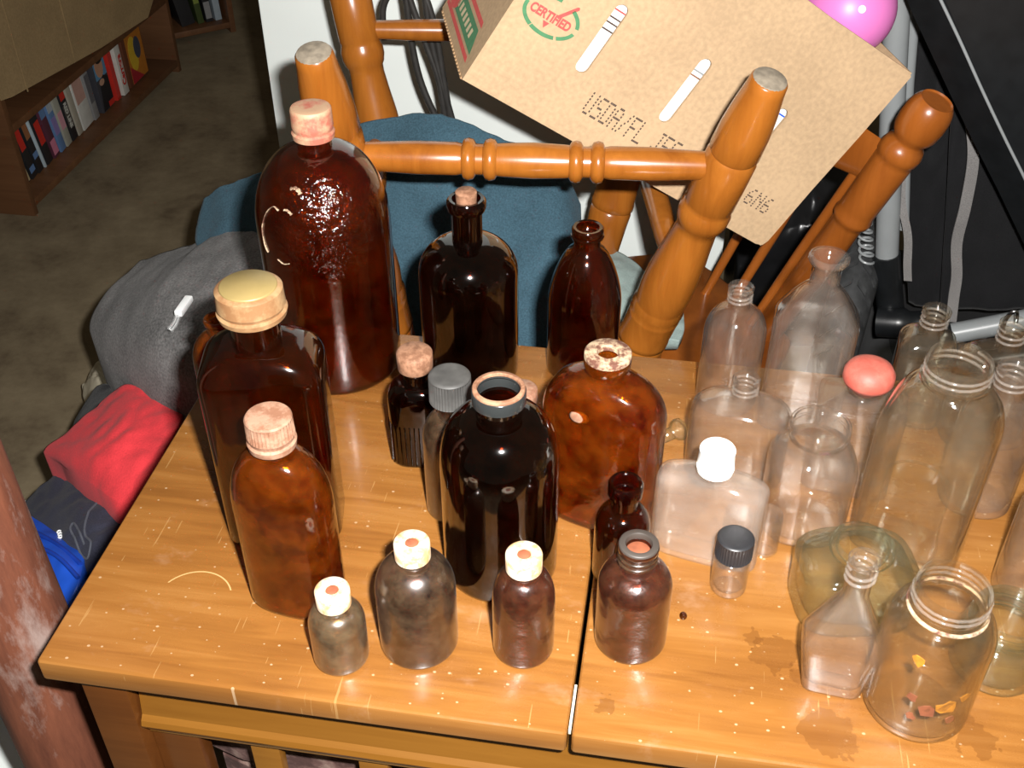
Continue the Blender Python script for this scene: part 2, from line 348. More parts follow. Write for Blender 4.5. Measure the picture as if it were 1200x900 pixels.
def smooth_path(pts, sub=8, closed=False):
    P = [Vector(p) for p in pts]; out = []; n = len(P)
    rng = range(n if closed else n-1)
    for i in rng:
        g = (lambda k: P[k % n]) if closed else (lambda k: P[max(0, min(n-1, k))])
        a, b, c, d = g(i-1), g(i), g(i+1), g(i+2)
        for s in range(sub):
            t = s/sub
            out.append(0.5*((2*b)+(c-a)*t+(2*a-5*b+4*c-d)*t*t+(3*b-a-3*c+d)*t**3))
    if not closed: out.append(P[-1])
    return out
def tube(name, pts, r, mat, parent=None, seg=10, sub=6, closed=False, flatten=1.0):
    P = smooth_path(pts, sub, closed) if sub > 1 else [Vector(p) for p in pts]
    rs = []; n = len(P); prev = None
    for i, p in enumerate(P):
        tn = (P[(i+1) % n]-P[i-1]) if closed else (P[min(n-1, i+1)]-P[max(0, i-1)])
        z = tn.normalized()
        if prev is None: x, y, z = frame(z)
        else:
            x = (prev-z*prev.dot(z)).normalized(); y = z.cross(x)
        prev = x
        rr = r(i/max(1, n-1)) if callable(r) else r
        rs.append([tuple(p+x*(rr*math.cos(2*math.pi*k/seg))+y*(rr*flatten*math.sin(2*math.pi*k/seg))) for k in range(seg)])
    if closed: rs.append(rs[0])
    v, f = loft(rs, not closed, not closed)
    return mesh_obj(name, v, f, mat, parent, True, 0.9)

def cloth(name, rows, mat, nu=56, nv=56, amp=0.006, fsc=9.0, floor_z=0.0, parent=None, thick=None, drop=0.03, seed=0.0, aniso=(1, 1)):
    """Lofted cloth through control points with folds; its border hangs down to floor_z (or it is a thin sheet when thick is set)."""
    A = np.array(rows, float); ny, nx = A.shape[:2]
    def cr(P, t):
        n = len(P); i = min(int(t), n-2); u = t-i
        a, b, c, d = P[max(0, i-1)], P[i], P[i+1], P[min(n-1, i+2)]
        return 0.5*((2*b)+(c-a)*u+(2*a-5*b+4*c-d)*u*u+(3*b-a-3*c+d)*u**3)
    G = np.zeros((nv, nu, 3))
    for j in range(nv):
        R = np.array([cr(A[:, k], j/(nv-1)*(ny-1)) for k in range(nx)])
        for i in range(nu): G[j, i] = cr(R, i/(nu-1)*(nx-1))
    for j in range(nv):
        for i in range(nu):
            x, y, z = G[j, i]
            q = Vector((x*fsc*aniso[0]+seed, y*fsc*aniso[1], seed))
            d = noise.noise(q)*amp + (abs(noise.noise(q*2.3))-0.2)*amp*0.7 + noise.noise(q*6.0)*amp*0.18
            G[j, i, 2] += d; G[j, i, 0] += noise.noise(q+Vector((7, 1, 3)))*amp*0.5; G[j, i, 1] += noise.noise(q+Vector((2, 9, 5)))*amp*0.5
    vs = [tuple(p) for p in G.reshape(-1, 3)]; fs = []
    for j in range(nv-1):
        for i in range(nu-1):
            a = j*nu+i; fs.append((a, a+1, a+nu+1, a+nu))
    border = [(0, i) for i in range(nu)]+[(j, nu-1) for j in range(1, nv)]+[(nv-1, i) for i in range(nu-2, -1, -1)]+[(j, 0) for j in range(nv-2, 0, -1)]
    cen = G.reshape(-1, 3).mean(0)
    if thick is None:
        prev = [j*nu+i for j, i in border]
        for lev in (0.12, 0.4, 1.0):
            cur = []
            for (j, i) in border:
                p = G[j, i]; k = 1.0 + (drop if lev < 0.3 else drop*0.2)*(1 if lev < 0.3 else -1)
                cur.append(len(vs)); vs.append((cen[0]+(p[0]-cen[0])*(1-drop*lev), cen[1]+(p[1]-cen[1])*(1-drop*lev), p[2]+(floor_z-p[2])*lev))
            n = len(prev)
            for q in range(n): fs.append((prev[q], cur[q], cur[(q+1) % n], prev[(q+1) % n]))
            prev = cur
        fs.append(tuple(reversed(prev)))
    else:
        o = len(vs); vs += [(p[0], p[1], p[2]-thick) for p in G.reshape(-1, 3)]
        fs += [tuple(reversed([q+o for q in f])) for f in fs]
        b = [j*nu+i for j, i in border]; n = len(b)
        for q in range(n): fs.append((b[q], b[q]+o, b[(q+1) % n]+o, b[(q+1) % n]))
    return mesh_obj(name, vs, fs, mat, parent, True)

def text_mesh(s, size, extrude=0.0003):
    cu = bpy.data.curves.new('lettering', 'FONT'); cu.body = s; cu.size = size; cu.extrude = extrude; cu.align_x = 'LEFT'; cu.offset = size*0.035
    o = bpy.data.objects.new('lettering', cu); COL.objects.link(o)
    dg = bpy.context.evaluated_depsgraph_get(); me = bpy.data.meshes.new_from_object(o.evaluated_get(dg))
    bpy.data.objects.remove(o); bpy.data.curves.remove(cu); return me

# ------------------------------------------------------------------ setting
def structure(o): o['kind'] = 'structure'; return o
structure(box('floor', (-3.2, -2.2, -0.1), (3.0, 4.6, 0.0), M['floor']))
structure(box('wall_back', (-3.2, 4.6, -0.1), (3.0, 4.7, 2.5), M['wall']))
structure(box('wall_left', (-3.3, -2.2, -0.1), (-3.2, 4.7, 2.5), M['wall']))
CP = tag(empty('carpet_bale', (0.645, 0.24, 0.0)), 'folded bale of speckled reddish brown carpet behind the table slats', 'carpet')
for k in range(9):
    z0 = k*0.066; dx = 0.004*math.sin(2.1*k)
    rs = [ring(z, rx, ry, 16, 96, dx, 0.5*dx) for z, rx, ry in ((z0, 0.565, 0.165), (z0+0.008, 0.573, 0.172), (z0+0.055, 0.573, 0.172), (z0+0.0655, 0.565, 0.165))]
    v, f = None, None
    vs = [p for r in rs for p in r]; n = 96
    fs = [(j*n+i, j*n+(i+1) % n, (j+1)*n+(i+1) % n, (j+1)*n+i) for j in range(3) for i in range(n)]+[tuple(reversed(range(n))), tuple(range(3*n, 4*n))]
    mesh_obj('fold', vs, fs, M['carpet'], CP, True, 0.6)

# ------------------------------------------------------------------ table
T = tag(empty('table', (0, 0, 0)), 'scratched honey-brown wooden table that carries the glass bottles', 'table')
GAPX, TD = 0.4291, 0.485
def leaf(x0, x1):
    bm = bmesh.new(); bmesh.ops.create_cube(bm, size=1)
    for v in bm.verts: v.co = Vector(((x0+x1)/2+v.co.x*(x1-x0), TD/2+v.co.y*TD, TZ-0.012+v.co.z*0.024))
    bmesh.ops.bevel(bm, geom=list(bm.edges), offset=0.0035, segments=3, affect='EDGES', profile=0.5)
    return bm_obj('leaf', bm, M['table'], T, True, 0.5)
leaf(0.0, GAPX-0.0016); leaf(GAPX+0.0016, 0.859); leaf(0.862, 1.29)
for (lx, ly) in ((0.022, 0.012), (1.228, 0.012), (0.022, 0.435), (1.228, 0.435)):
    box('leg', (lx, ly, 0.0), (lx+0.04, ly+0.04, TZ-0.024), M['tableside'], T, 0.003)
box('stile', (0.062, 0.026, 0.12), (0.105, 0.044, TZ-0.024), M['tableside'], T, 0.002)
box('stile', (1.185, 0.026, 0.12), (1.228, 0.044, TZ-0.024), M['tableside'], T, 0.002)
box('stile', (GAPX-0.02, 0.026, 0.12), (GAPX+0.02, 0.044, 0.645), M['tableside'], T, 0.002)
# moulded front rail: sloping top face, bead, under-cut
prof = [(0.040, TZ-0.024), (0.030, TZ-0.026), (0.019, 0.668), (0.015, 0.664), (0.013, 0.659), (0.015, 0.654), (0.020, 0.651), (0.022, 0.640), (0.040, 0.640)]
rs = [[(x, y + (0.0 if x in (0.066, 1.224) else 0), z) for (y, z) in prof] for x in (0.064, 1.226)]
v, f = loft(rs); mesh_obj('front_rail', v, f, M['rail'], T, False)
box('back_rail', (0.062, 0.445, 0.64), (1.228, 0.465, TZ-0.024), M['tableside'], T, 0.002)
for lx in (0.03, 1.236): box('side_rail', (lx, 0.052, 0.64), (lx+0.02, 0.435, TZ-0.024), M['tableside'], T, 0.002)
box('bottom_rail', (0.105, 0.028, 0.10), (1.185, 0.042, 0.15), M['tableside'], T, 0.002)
for i in range(11):
    xs = 0.150+i*0.097
    if abs(xs-GAPX) < 0.04: continue
    box('slat', (xs, 0.029, 0.148), (xs+0.026, 0.040, 0.642), M['rail'], T, 0.0015)
# slip of paint chip stuck in the joint of the leaves
tag(box('paint_chip', (GAPX-0.001, 0.003, TZ-0.004), (GAPX+0.001, 0.045, TZ+0.001), M['paper'], None, 0.0004), 'thin pale splinter stuck in the joint between the table leaves', 'splinter')

# ------------------------------------------------------------------ bottles
def arc(t, p): return max(0.0, 1-t**p)**(1.0/p)
def body_profile(H, rx, ry, n, neck, zs, zn, p=2.0, base_r=0.006, lip=None, nn=2.0, waist=None):
    """Outer wall rings from foot to mouth: (z, rx, ry, exponent). lip = list of (dz from mouth, radius)."""
    o = [(0.0035, rx*0.35, ry*0.35, n), (0.0012, rx*0.72, ry*0.72, n), (0.0, rx*0.84, ry*0.84, n)]
    for k in range(1, 6):
        a = k/5*math.pi/2; d = base_r*(1-math.sin(a)); o.append((base_r*(1-math.cos(a)), max(rx*0.85, rx-d), max(ry*0.85, ry-d), n))
    for k in range(1, 9): o.append((base_r+(zs-base_r)*k/9, rx, ry, n))
    for k in range(0, 13):
        t = k/12; a = arc(math.sin(t*math.pi/2) if p >= 1.6 else t, p)
        tt = math.sin(t*math.pi/2) if p >= 1.6 else t
        o.append((zs+(zn-zs)*tt, neck+(rx-neck)*a, neck+(ry-neck)*a, nn+(n-nn)*a))
    if waist: o = [(z, a*waist(z), b*waist(z), q) for z, a, b, q in o]
    top = lip or [(0.010, 0), (0.0095, 0.0018), (0.002, 0.0022), (0.0, 0.0012)]
    o.append((zn+(H-zn-top[0][0])*0.5, neck, neck, 2.0))
    for dz, dr in top: o.append((H-dz, neck+dr, neck+dr, 2.0))
    return o
def glass_body(name, prof, mat, parent, wall=0.0022, seg=56, floor=0.006):
    outer = [ring(z, a, b, q, seg) for z, a, b, q in prof]
    ztop = prof[-1][0]; inner = []
    for z, a, b, q in reversed(prof[6:]):
        if inner and z > inner[-1][0][2]-0.0002: continue
        rin = min(a-wall, 1); 
        inner.append(ring(z-0.0003, max(a-wall, 0.001), max(b-wall, 0.001), q, seg))
    z, a, b, q = prof[7]
    inner = [r for r in inner if r[0][2] > floor+0.003]
    inner.append(ring(floor+0.001, (a-wall)*0.93, (b-wall)*0.93, q, seg)); inner.append(ring(floor, (a-wall)*0.7, (b-wall)*0.7, q, seg)); inner.append(ring(floor+0.001, (a-wall)*0.3, (b-wall)*0.3, q, seg))
    v, f = loft(outer+inner, True, True)
    LAST['body'] = mesh_obj(name, v, f, mat, parent, True, 1.0)
    return LAST['body']
LAST = {}
def thread(parent, r, z0, z1, turns, mat, rad=0.0013, seg=8):
    mat = M['hazy'] if mat.name.startswith(('clear', 'yellow')) else mat
    pts = []; n = int(turns*20)
    for i in range(n+1):
        a = 2*math.pi*turns*i/n; pts.append((r*math.cos(a), r*math.sin(a), z0+(z1-z0)*i/n))
    return tube('screw_thread', pts, rad, mat, LAST['body'], seg, 1)
def screw_cap(parent, r, z0, h, mat, ribs=36, name='screw_cap', bands=True, dome=0.0):
    seg = ribs*2 if ribs else 48; rs = []
    def rg(z, rr, amp): return [((rr-(amp if i % 2 else 0))*math.cos(2*math.pi*i/seg), (rr-(amp if i % 2 else 0))*math.sin(2*math.pi*i/seg), z) for i in range(seg)]
    am = r*0.06 if ribs else 0.0
    pr = [(z0, r*0.9, 0), (z0, r, 0)]
    if bands: pr += [(z0+h*0.18, r*1.04, 0), (z0+h*0.24, r*0.95, 0), (z0+h*0.30, r*0.96, 0), (z0+h*0.38, r*1.01, 0), (z0+h*0.46, r*1.0, am)]
    else: pr += [(z0+h*0.05, r, am)]
    pr += [(z0+h*0.84, r*0.99, am), (z0+h*0.93, r*0.985, 0), (z0+h*0.98, r*0.93, 0), (z0+h+dome*0.5, r*0.8, 0), (z0+h+dome*0.8, r*0.5, 0), (z0+h+dome, r*0.2, 0)]
    v, f = loft([rg(*q) for q in pr]); return mesh_obj(name, v, f, mat, parent, True, 0.7)
def disc(parent, name, r, z0, z1, mat, bev=0.001, seg=36, cx=0, cy=0, r0=None):
    r0 = r0 or r
    rs = [ring(z0, r0-bev, r0-bev, 2, seg, cx, cy), ring(z0+bev, r0, r0, 2, seg, cx, cy), ring(z1-bev, r, r, 2, seg, cx, cy), ring(z1, r-bev, r-bev, 2, seg, cx, cy)]
    v, f = loft(rs); return mesh_obj(name, v, f, mat, parent, True, 0.8)
def annulus(parent, name, ro, ri, z0, z1, mat, seg=40):
    rs = [ring(z0, ri, ri, 2, seg), ring(z0, ro, ro, 2, seg), ring(z1-0.0008, ro, ro, 2, seg), ring(z1, ro-0.0008, ro-0.0008, 2, seg), ring(z1, ri+0.0006, ri+0.0006, 2, seg), ring(z1-0.0008, ri, ri, 2, seg), ring(z0, ri, ri, 2, seg)]
    v, f = loft(rs, False, False); return mesh_obj(name, v, f, mat, parent, True, 0.8)
def bottle(name, x, y, label, rz=0.0, group=None, cat='bottle'):
    return tag(empty(name, (x, y, TZ+0.0003), rz), label, cat, group)
BEAD = [(0.013, 0), (0.0125, 0.003), (0.009, 0.0042), (0.003, 0.0042), (0.0, 0.002)]
RIM = [(0.006, 0), (0.005, 0.0016), (0.0015, 0.002), (0.0, 0.001)]

# -- amber group
b = bottle('amber_jug', 0.130, 0.425, 'tall round-shouldered amber jug with worn pink screw cap, largest bottle', 0.1)
glass_body('body', body_profile(0.282, 0.0655, 0.0655, 2, 0.0165, 0.175, 0.252, 2.0, 0.008), M['ambersparkle'], b, 0.003)
screw_cap(b, 0.0195, 0.262, 0.030, M['pinkcap'], 0)
def jug_pt(deg, z):
    t = max(0.0, (z-0.175)/0.077); r = 0.0165+0.049*math.sqrt(max(0, 1-t*t)) if z > 0.175 else 0.0655
    return ((r+0.0004)*math.cos(math.radians(deg)), (r+0.0004)*math.sin(math.radians(deg)), z)
for pts, rr in (([(-118, 0.212), (-124, 0.214), (-131, 0.208), (-136, 0.198), (-139, 0.185), (-138, 0.172), (-134, 0.163)], 0.0009), ([(-104, 0.211), (-108, 0.214), (-112, 0.214)], 0.0015), ([(-96, 0.229), (-101, 0.233), (-108, 0.232)], 0.0022), ([(-110, 0.160), (-116, 0.158), (-122, 0.161)], 0.0007)):
    tube('label_residue', [jug_pt(*p) for p in pts], (lambda q: (lambda t: q*(0.5+0.8*abs(math.sin(11*t+1)))))(rr), M['crust'], LAST['body'], 6, 6, False, 0.5)

b = bottle('amber_bottle', 0.272, 0.433, 'dark amber long-necked bottle closed with a cork', 0.2)
glass_body('body', body_profile(0.205, 0.050, 0.050, 2, 0.0150, 0.122, 0.158, 2.0, 0.006, BEAD), M['dark'], b, 0.003)
disc(b, 'cork', 0.0105, 0.188, 0.213, M['cork'], 0.0015, 32, 0, 0, 0.0095)

b = bottle('beer_bottle', 0.388, 0.454, 'open amber beer bottle with sloping shoulders and no cap')
glass_body('body', body_profile(0.172, 0.0375, 0.0375, 2, 0.0135, 0.088, 0.150, 1.5, 0.006, [(0.013, 0), (0.012, 0.0022), (0.0095, 0.003), (0.0085, 0.0012), (0.0065, 0.0024), (0.002, 0.0024), (0.0, 0.0008)]), M['amber'], b, 0.0028)

b = bottle('square_bottle', 0.150, 0.186, 'rectangular dark amber bottle with wide tan screw cap', 0.22)
glass_body('body', body_profile(0.245, 0.050, 0.036, 5.5, 0.0200, 0.172, 0.200, 1.9, 0.005), M['amber'], b, 0.003)
sc_ = screw_cap(b, 0.0268, 0.226, 0.025, M['tancap'], 0, 'screw_cap', True, 0.001)
disc(sc_, 'cap_disc', 0.0225, 0.2498, 0.2528, flat('yellowed_cap_disc', (0.22, 0.16, 0.06)), 0.0008)

b = bottle('amber_bottle', 0.080, 0.262, 'small open amber bottle mostly hidden behind the tan-capped rectangular bottle')
glass_body('body', body_profile(0.162, 0.028, 0.028, 2, 0.0105, 0.118, 0.145, 2.0, 0.005, RIM), M['amberflask'], b)

b = bottle('amber_flask', 0.189, 0.097, 'oval amber flask with a rust-pink ridged cap', -0.12)
glass_body('body', body_profile(0.185, 0.0405, 0.026, 2.6, 0.0130, 0.112, 0.166, 2.0, 0.008), M['amberflask'], b, 0.0028)
screw_cap(b, 0.0180, 0.172, 0.028, M['rustcap'], 40)

b = bottle('ribbed_bottle', 0.250, 0.289, 'dark ribbed bottle with a rusted cap beside the black-capped bottle', 0.15)
pr = body_profile(0.108, 0.0275, 0.022, 3, 0.0120, 0.074, 0.092, 2.0, 0.006, RIM)
glass_body('body', pr, M['dark'], b)
for k in range(20):
    a = math.pi*(0.62+0.95*k/19); d = (abs(math.cos(a))**3+abs(math.sin(a))**3)**(-1/3)
    x, y = 0.0277*math.cos(a)*d, 0.0222*math.sin(a)*d
    tube('rib', [(x, y, 0.006), (x, y, 0.03), (x*0.995, y*0.995, 0.052)], 0.0009, M['dark'], LAST['body'], 6, 2)
disc(b, 'cap', 0.0165, 0.106, 0.126, M['cork'], 0.002)

b = bottle('brown_bottle', 0.297, 0.224, 'narrow brown bottle with dusty black cap beside the dark jug')
glass_body('body', body_profile(0.134, 0.0262, 0.0262, 2, 0.0120, 0.086, 0.112, 1.8, 0.006, RIM), M['dusty'], b)
screw_cap(b, 0.0182, 0.128, 0.026, M['greycap'], 44, 'screw_cap', False)

b = bottle('dark_jug', 0.350, 0.161, 'wide near-black amber jug with open grey-ringed mouth and no cap')
glass_body('body', body_profile(0.192, 0.0485, 0.0485, 2, 0.0185, 0.120, 0.170, 2.2, 0.008), M['dark'], b, 0.003)
annulus(b, 'mouth_ring', 0.0212, 0.0170, 0.183, 0.194, flat('grey_ring', (0.020, 0.022, 0.022), 0.2))
annulus(b, 'mouth_seal', 0.0205, 0.0166, 0.1938, 0.1965, M['cork'])

b = bottle('amber_bottle', 0.348, 0.288, 'small amber bottle with tan cap half hidden behind the dark jug')
glass_body('body', body_profile(0.084, 0.020, 0.020, 2, 0.009, 0.055, 0.072, 2.0, 0.005, RIM), M['amberflask'], b)
disc(b, 'cap', 0.0150, 0.080, 0.096, M['rustcap'], 0.0015)

b = bottle('amber_flask', 0.427, 0.240, 'wide lit amber flask with crusted broken-looking mouth', -0.30)
glass_body('body', body_profile(0.178, 0.0535, 0.029, 3.0, 0.0155, 0.118, 0.158, 2.0, 0.006, BEAD), M['amberflask'], b, 0.003)
annulus(b, 'crusted_rim', 0.0195, 0.0088, 0.1755, 0.181, M['crust'])
v, f = loft([ring(z, r, r*0.7, 2, 14) for z, r in ((0, 0.004), (0.001, 0.009), (0.002, 0.0065), (0.0028, 0.002))])
o = mesh_obj('dried_patch', v, f, M['rustcap'], LAST['body']); o.location = (-0.012, -0.0265, 0.127); o.rotation_euler = (1.45, 0, 0.1)

b = bottle('amber_bottle', 0.452, 0.166, 'small amber bottle with dark-lipped open neck beside the grimy threaded bottle')
glass_body('body', body_profile(0.108, 0.0232, 0.0232, 2, 0.0112, 0.060, 0.080, 1.8, 0.006, [(0.014, 0), (0.013, 0.003), (0.002, 0.0032), (0.0, 0.0015)]), M['amber'], b)

b = bottle('brown_bottle', 0.467, 0.097, 'grimy red-brown bottle with threaded open neck')
glass_body('body', body_profile(0.110, 0.0290, 0.0290, 2, 0.0138, 0.066, 0.086, 1.9, 0.006, RIM), M['redbrown'], b)
thread(b, 0.0142, 0.091, 0.103, 2.2, M['dusty'], 0.0014)
annulus(b, 'mouth_rim', 0.0152, 0.0098, 0.106, 0.1115, flat('grey_rim', (0.045, 0.036, 0.03), 0.5))
disc(b, 'dried_plug', 0.0096, 0.098, 0.104, M['rubber'], 0.001)

def vial(x, y, r, h, cr, mat, label):
    b = bottle('serum_vial', x, y, label)
    glass_body('body', body_profile(h-0.006, r, r, 2, cr*0.8, (h-0.012)*0.62, h-0.02, 2.0, 0.006, RIM), mat, b)
    cc = annulus(b, 'crimp_cap', cr, cr*0.36, h-0.015, h, M['creamcap'])
    disc(cc, 'stopper', cr*0.42, h-0.010, h-0.0008, M['rubber'], 0.0006)
vial(0.241, 0.043, 0.0222, 0.080, 0.0135, M['dustypale'], 'smallest cream-capped serum vial of dusty olive glass')
vial(0.299, 0.068, 0.0315, 0.115, 0.0138, M['dusty'], 'widest cream-capped serum vial of dusty brown glass')
vial(0.383, 0.075, 0.0245, 0.109, 0.0140, M['redbrown'], 'slim cream-capped serum vial standing close to the dark jug')

# -- clear group
b = bottle('clear_bottle', 0.540, 0.421, 'clear round bottle with threaded open neck next to the tall flared bottle')
glass_body('body', body_profile(0.140, 0.0305, 0.0305, 2, 0.0105, 0.086, 0.116, 1.9, 0.005, RIM), M['clear'], b)
thread(b, 0.0112, 0.122, 0.134, 2.6, M['clear'])

b = bottle('clear_bottle', 0.612, 0.402, 'tallest clear bottle with flared lip and panelled body', -0.1)
glass_body('body', body_profile(0.192, 0.0395, 0.028, 4.5, 0.0135, 0.122, 0.162, 1.15, 0.005, [(0.010, 0), (0.008, 0.003), (0.004, 0.0052), (0.001, 0.005), (0.0, 0.003)]), M['clear'], b)
tube('raised_panel', [(-0.026, -0.0284, 0.018), (0.026, -0.0284, 0.018), (0.026, -0.0284, 0.115), (-0.026, -0.0284, 0.115)], 0.0008, M['clear'], LAST['body'], 6, 1, True)

b = bottle('clear_flask', 0.548, 0.314, 'clear broad-shouldered flask with thin ringed neck and no cap', -0.12)
glass_body('body', body_profile(0.112, 0.0460, 0.028, 3.0, 0.0105, 0.068, 0.088, 2.2, 0.006, RIM), M['clear'], b)
thread(b, 0.0112, 0.094, 0.107, 2.6, M['clear'])

b = bottle('clear_flask', 0.523, 0.203, 'flat hazy clear flask with white screw cap', -0.2)
glass_body('body', body_profile(0.104, 0.0470, 0.0175, 4.2, 0.0105, 0.080, 0.093, 2.2, 0.006, RIM), M['hazy'], b)
screw_cap(b, 0.0150, 0.098, 0.024, M['whitecap'], 32)

b = bottle('glass_vial', 0.545, 0.165, 'tiny clear vial with shiny black cap')
glass_body('body', body_profile(0.044, 0.0152, 0.0152, 2, 0.0112, 0.034, 0.039, 2.0, 0.004, RIM), M['clear'], b, 0.0014)
screw_cap(b, 0.0155, 0.041, 0.020, M['blackcap'], 40, 'screw_cap', False)

b = bottle('glass_tube', 0.575, 0.213, 'tiny open clear glass tube beside the hazy white-capped flask', 0, None, 'tube')
glass_body('body', body_profile(0.046, 0.0125, 0.0105, 2, 0.0112, 0.040, 0.042, 2.0, 0.004, [(0.003, 0), (0.0015, 0.0006), (0.0, 0.0002)]), M['clear'], b, 0.0012, 40, 0.002)

b = bottle('clear_jar', 0.609, 0.256, 'clear squat jar with wide open beaded mouth', 0.1, None, 'jar')
glass_body('body', body_profile(0.116, 0.0375, 0.0375, 2.6, 0.0215, 0.070, 0.094, 1.8, 0.006, [(0.016, 0), (0.015, 0.0036), (0.010, 0.0048), (0.0085, 0.0028), (0.006, 0.0048), (0.0015, 0.0042), (0.0, 0.002)]), M['clear'], b)

b = bottle('faceted_bottle', 0.653, 0.322, 'clear faceted bottle with a rounded salmon-red stopper', -0.15)
glass_body('body', body_profile(0.112, 0.0390, 0.029, 7.0, 0.0160, 0.092, 0.104, 1.0, 0.003, RIM, 2.0), M['clear'], b, 0.004, 56, 0.012)
for s in (-1, 1):
    tube('bevelled_edge', [(s*0.014, -0.0292, 0.012), (s*0.022, -0.0296, 0.05), (s*0.006, -0.029, 0.088)], 0.0012, M['clear'], LAST['body'], 6, 4)
rs = [ring(z, r, r, 2, 40) for z, r in ((0.104, 0.011), (0.112, 0.013), (0.1135, 0.0205), (0.118, 0.0225), (0.125, 0.0222), (0.131, 0.0185), (0.1345, 0.012), (0.1355, 0.004))]
v, f = loft(rs); mesh_obj('stopper', v, f, M['redrubber'], b)

b = bottle('clear_bottle', 0.724, 0.428, 'yellowish clear square bottle with threaded neck beside the black stroller', -0.15)
glass_body('body', body_profile(0.128, 0.0270, 0.0250, 5.5, 0.0115, 0.086, 0.102, 1.6, 0.005, RIM), M['yellowish'], b)
thread(b, 0.0122, 0.108, 0.122, 2.6, M['yellowish'])

b = bottle('milk_bottle', 0.700, 0.243, 'tall rectangular clear bottle with arched front panel and wide threaded mouth', -0.42)
glass_body('body', body_profile(0.203, 0.0465, 0.034, 4.5, 0.0245, 0.130, 0.178, 1.7, 0.006, [(0.022, 0), (0.020, 0.003), (0.017, 0.003), (0.016, 0.0005), (0.002, 0.0008), (0.0, 0.0)]), M['yellowish'], b, 0.003)
thread(b, 0.0252, 0.186, 0.198, 2.2, M['yellowish'], 0.0013)
pa = [(-0.026, -0.0346, 0.02), (-0.026, -0.0348, 0.06), (-0.026, -0.0348, 0.098)]+[(-0.026*math.cos(a), -0.0350, 0.098+0.022*math.sin(a)) for a in (0.5, 1.05, 1.57, 2.09, 2.64)]+[(0.026, -0.0348, 0.098), (0.026, -0.0348, 0.06), (0.026, -0.0346, 0.02)]
tube('arched_panel', pa, 0.0010, M['yellowish'], LAST['body'], 6, 4, True)

b = bottle('clear_bottle', 0.788, 0.404, 'clear wide-shouldered flask with yellowish threaded neck behind the thread-necked round bottle', 0.1)
glass_body('body', body_profile(0.136, 0.0400, 0.026, 3.2, 0.0115, 0.088, 0.108, 2.1, 0.005, RIM), M['yellowish'], b)
thread(b, 0.0122, 0.114, 0.130, 2.6, M['yellowish'])

b = bottle('clear_bottle', 0.768, 0.312, 'clear round thread-necked bottle standing behind the arched-panel bottle', 0)
glass_body('body', body_profile(0.152, 0.0320, 0.0320, 2.4, 0.0135, 0.088, 0.122, 1.8, 0.005, RIM), M['clear'], b)
thread(b, 0.0143, 0.130, 0.146, 2.6, M['clear'])

b = bottle('inkwell', 0.644, 0.163, 'squat greenish glass inkwell with wide open mouth', 0.2, None, 'inkwell')
glass_body('body', body_profile(0.072, 0.0475, 0.0385, 3.6, 0.0235, 0.048, 0.062, 1.8, 0.006, [(0.008, 0), (0.007, 0.0022), (0.001, 0.002), (0.0, 0.0005)]), M['green'], b, 0.005, 56, 0.010)

b = bottle('triangular_bottle', 0.625, 0.078, 'small clear tapered bottle with flat panels in front of the greenish inkwell', -0.1)
glass_body('body', body_profile(0.142, 0.0300, 0.0185, 6.0, 0.0095, 0.052, 0.104, 1.0, 0.004, RIM, 2.0, lambda z: 1.0 if z > 0.052 else 0.72+0.28*z/0.052), M['clear'], b, 0.003, 56, 0.008)
thread(b, 0.0102, 0.118, 0.134, 2.6, M['clear'])

b = bottle('clear_jar', 0.686, 0.068, 'clear jar with orange residue inside and rust around its wide threaded mouth', 0, None, 'jar')
glass_body('body', body_profile(0.134, 0.0390, 0.0390, 2, 0.0255, 0.086, 0.112, 1.9, 0.010, [(0.018, 0), (0.017, 0.0022), (0.015, 0.0022), (0.014, 0.0004), (0.002, 0.0006), (0.0, 0.0)]), M['yellowish'], b, 0.0028)
thread(b, 0.0262, 0.119, 0.130, 2.2, M['yellowish'], 0.0012)
annulus(b, 'rust_ring', 0.0284, 0.0256, 0.1128, 0.1145, M['crust'])
random.seed(3)
for k, (a, z, sz) in enumerate(((-2.1, 0.088, 0.0055), (-2.0, 0.05, 0.004), (-1.3, 0.045, 0.008), (-1.65, 0.040, 0.006), (-0.9, 0.052, 0.005), (-1.1, 0.03, 0.004), (-1.9, 0.03, 0.0035))):
    pts = []
    for i in range(9):
        q = 2*math.pi*i/9; rr = sz*(0.6+0.6*random.random()); a2 = a+rr*math.cos(q)/0.036; z2 = z+rr*math.sin(q)
        pts.append((0.0364*math.cos(a2), 0.0364*math.sin(a2), z2, 0.0355*math.cos(a2), 0.0355*math.sin(a2)))
    vs = [(p[0], p[1], p[2]) for p in pts]+[(p[3], p[4], p[2]) for p in pts]
    fs = [tuple(range(9)), tuple(reversed(range(9, 18)))]+[(i, (i+1) % 9, 9+(i+1) % 9, 9+i) for i in range(9)]
    mesh_obj('residue_flake', vs, fs, M['orangespot'] if k in (0, 2, 4) else M['rubber'], LAST['body'], False)

b = bottle('clear_jar', 0.752, 0.116, 'short greenish clear jar with wide mouth beside the rust-ringed jar', 0, None, 'jar')
glass_body('body', body_profile(0.064, 0.0335, 0.0335, 2, 0.0270, 0.034, 0.044, 2.0, 0.006, [(0.016, 0), (0.015, 0.003), (0.012, 0.003), (0.011, 0.0006), (0.002, 0.0012), (0.0, 0.0)]), M['green'], b, 0.003)
thread(b, 0.0280, 0.051, 0.060, 2.0, M['green'], 0.0012)

b = bottle('clear_bottle', 0.803, 0.196, 'clear oval bottle by the table edge, cut off beside the short greenish jar')
glass_body('body', body_profile(0.150, 0.0380, 0.030, 2.6, 0.0125, 0.094, 0.124, 1.9, 0.006, RIM), M['clear'], b)
thread(b, 0.0133, 0.130, 0.145, 2.4, M['clear'])

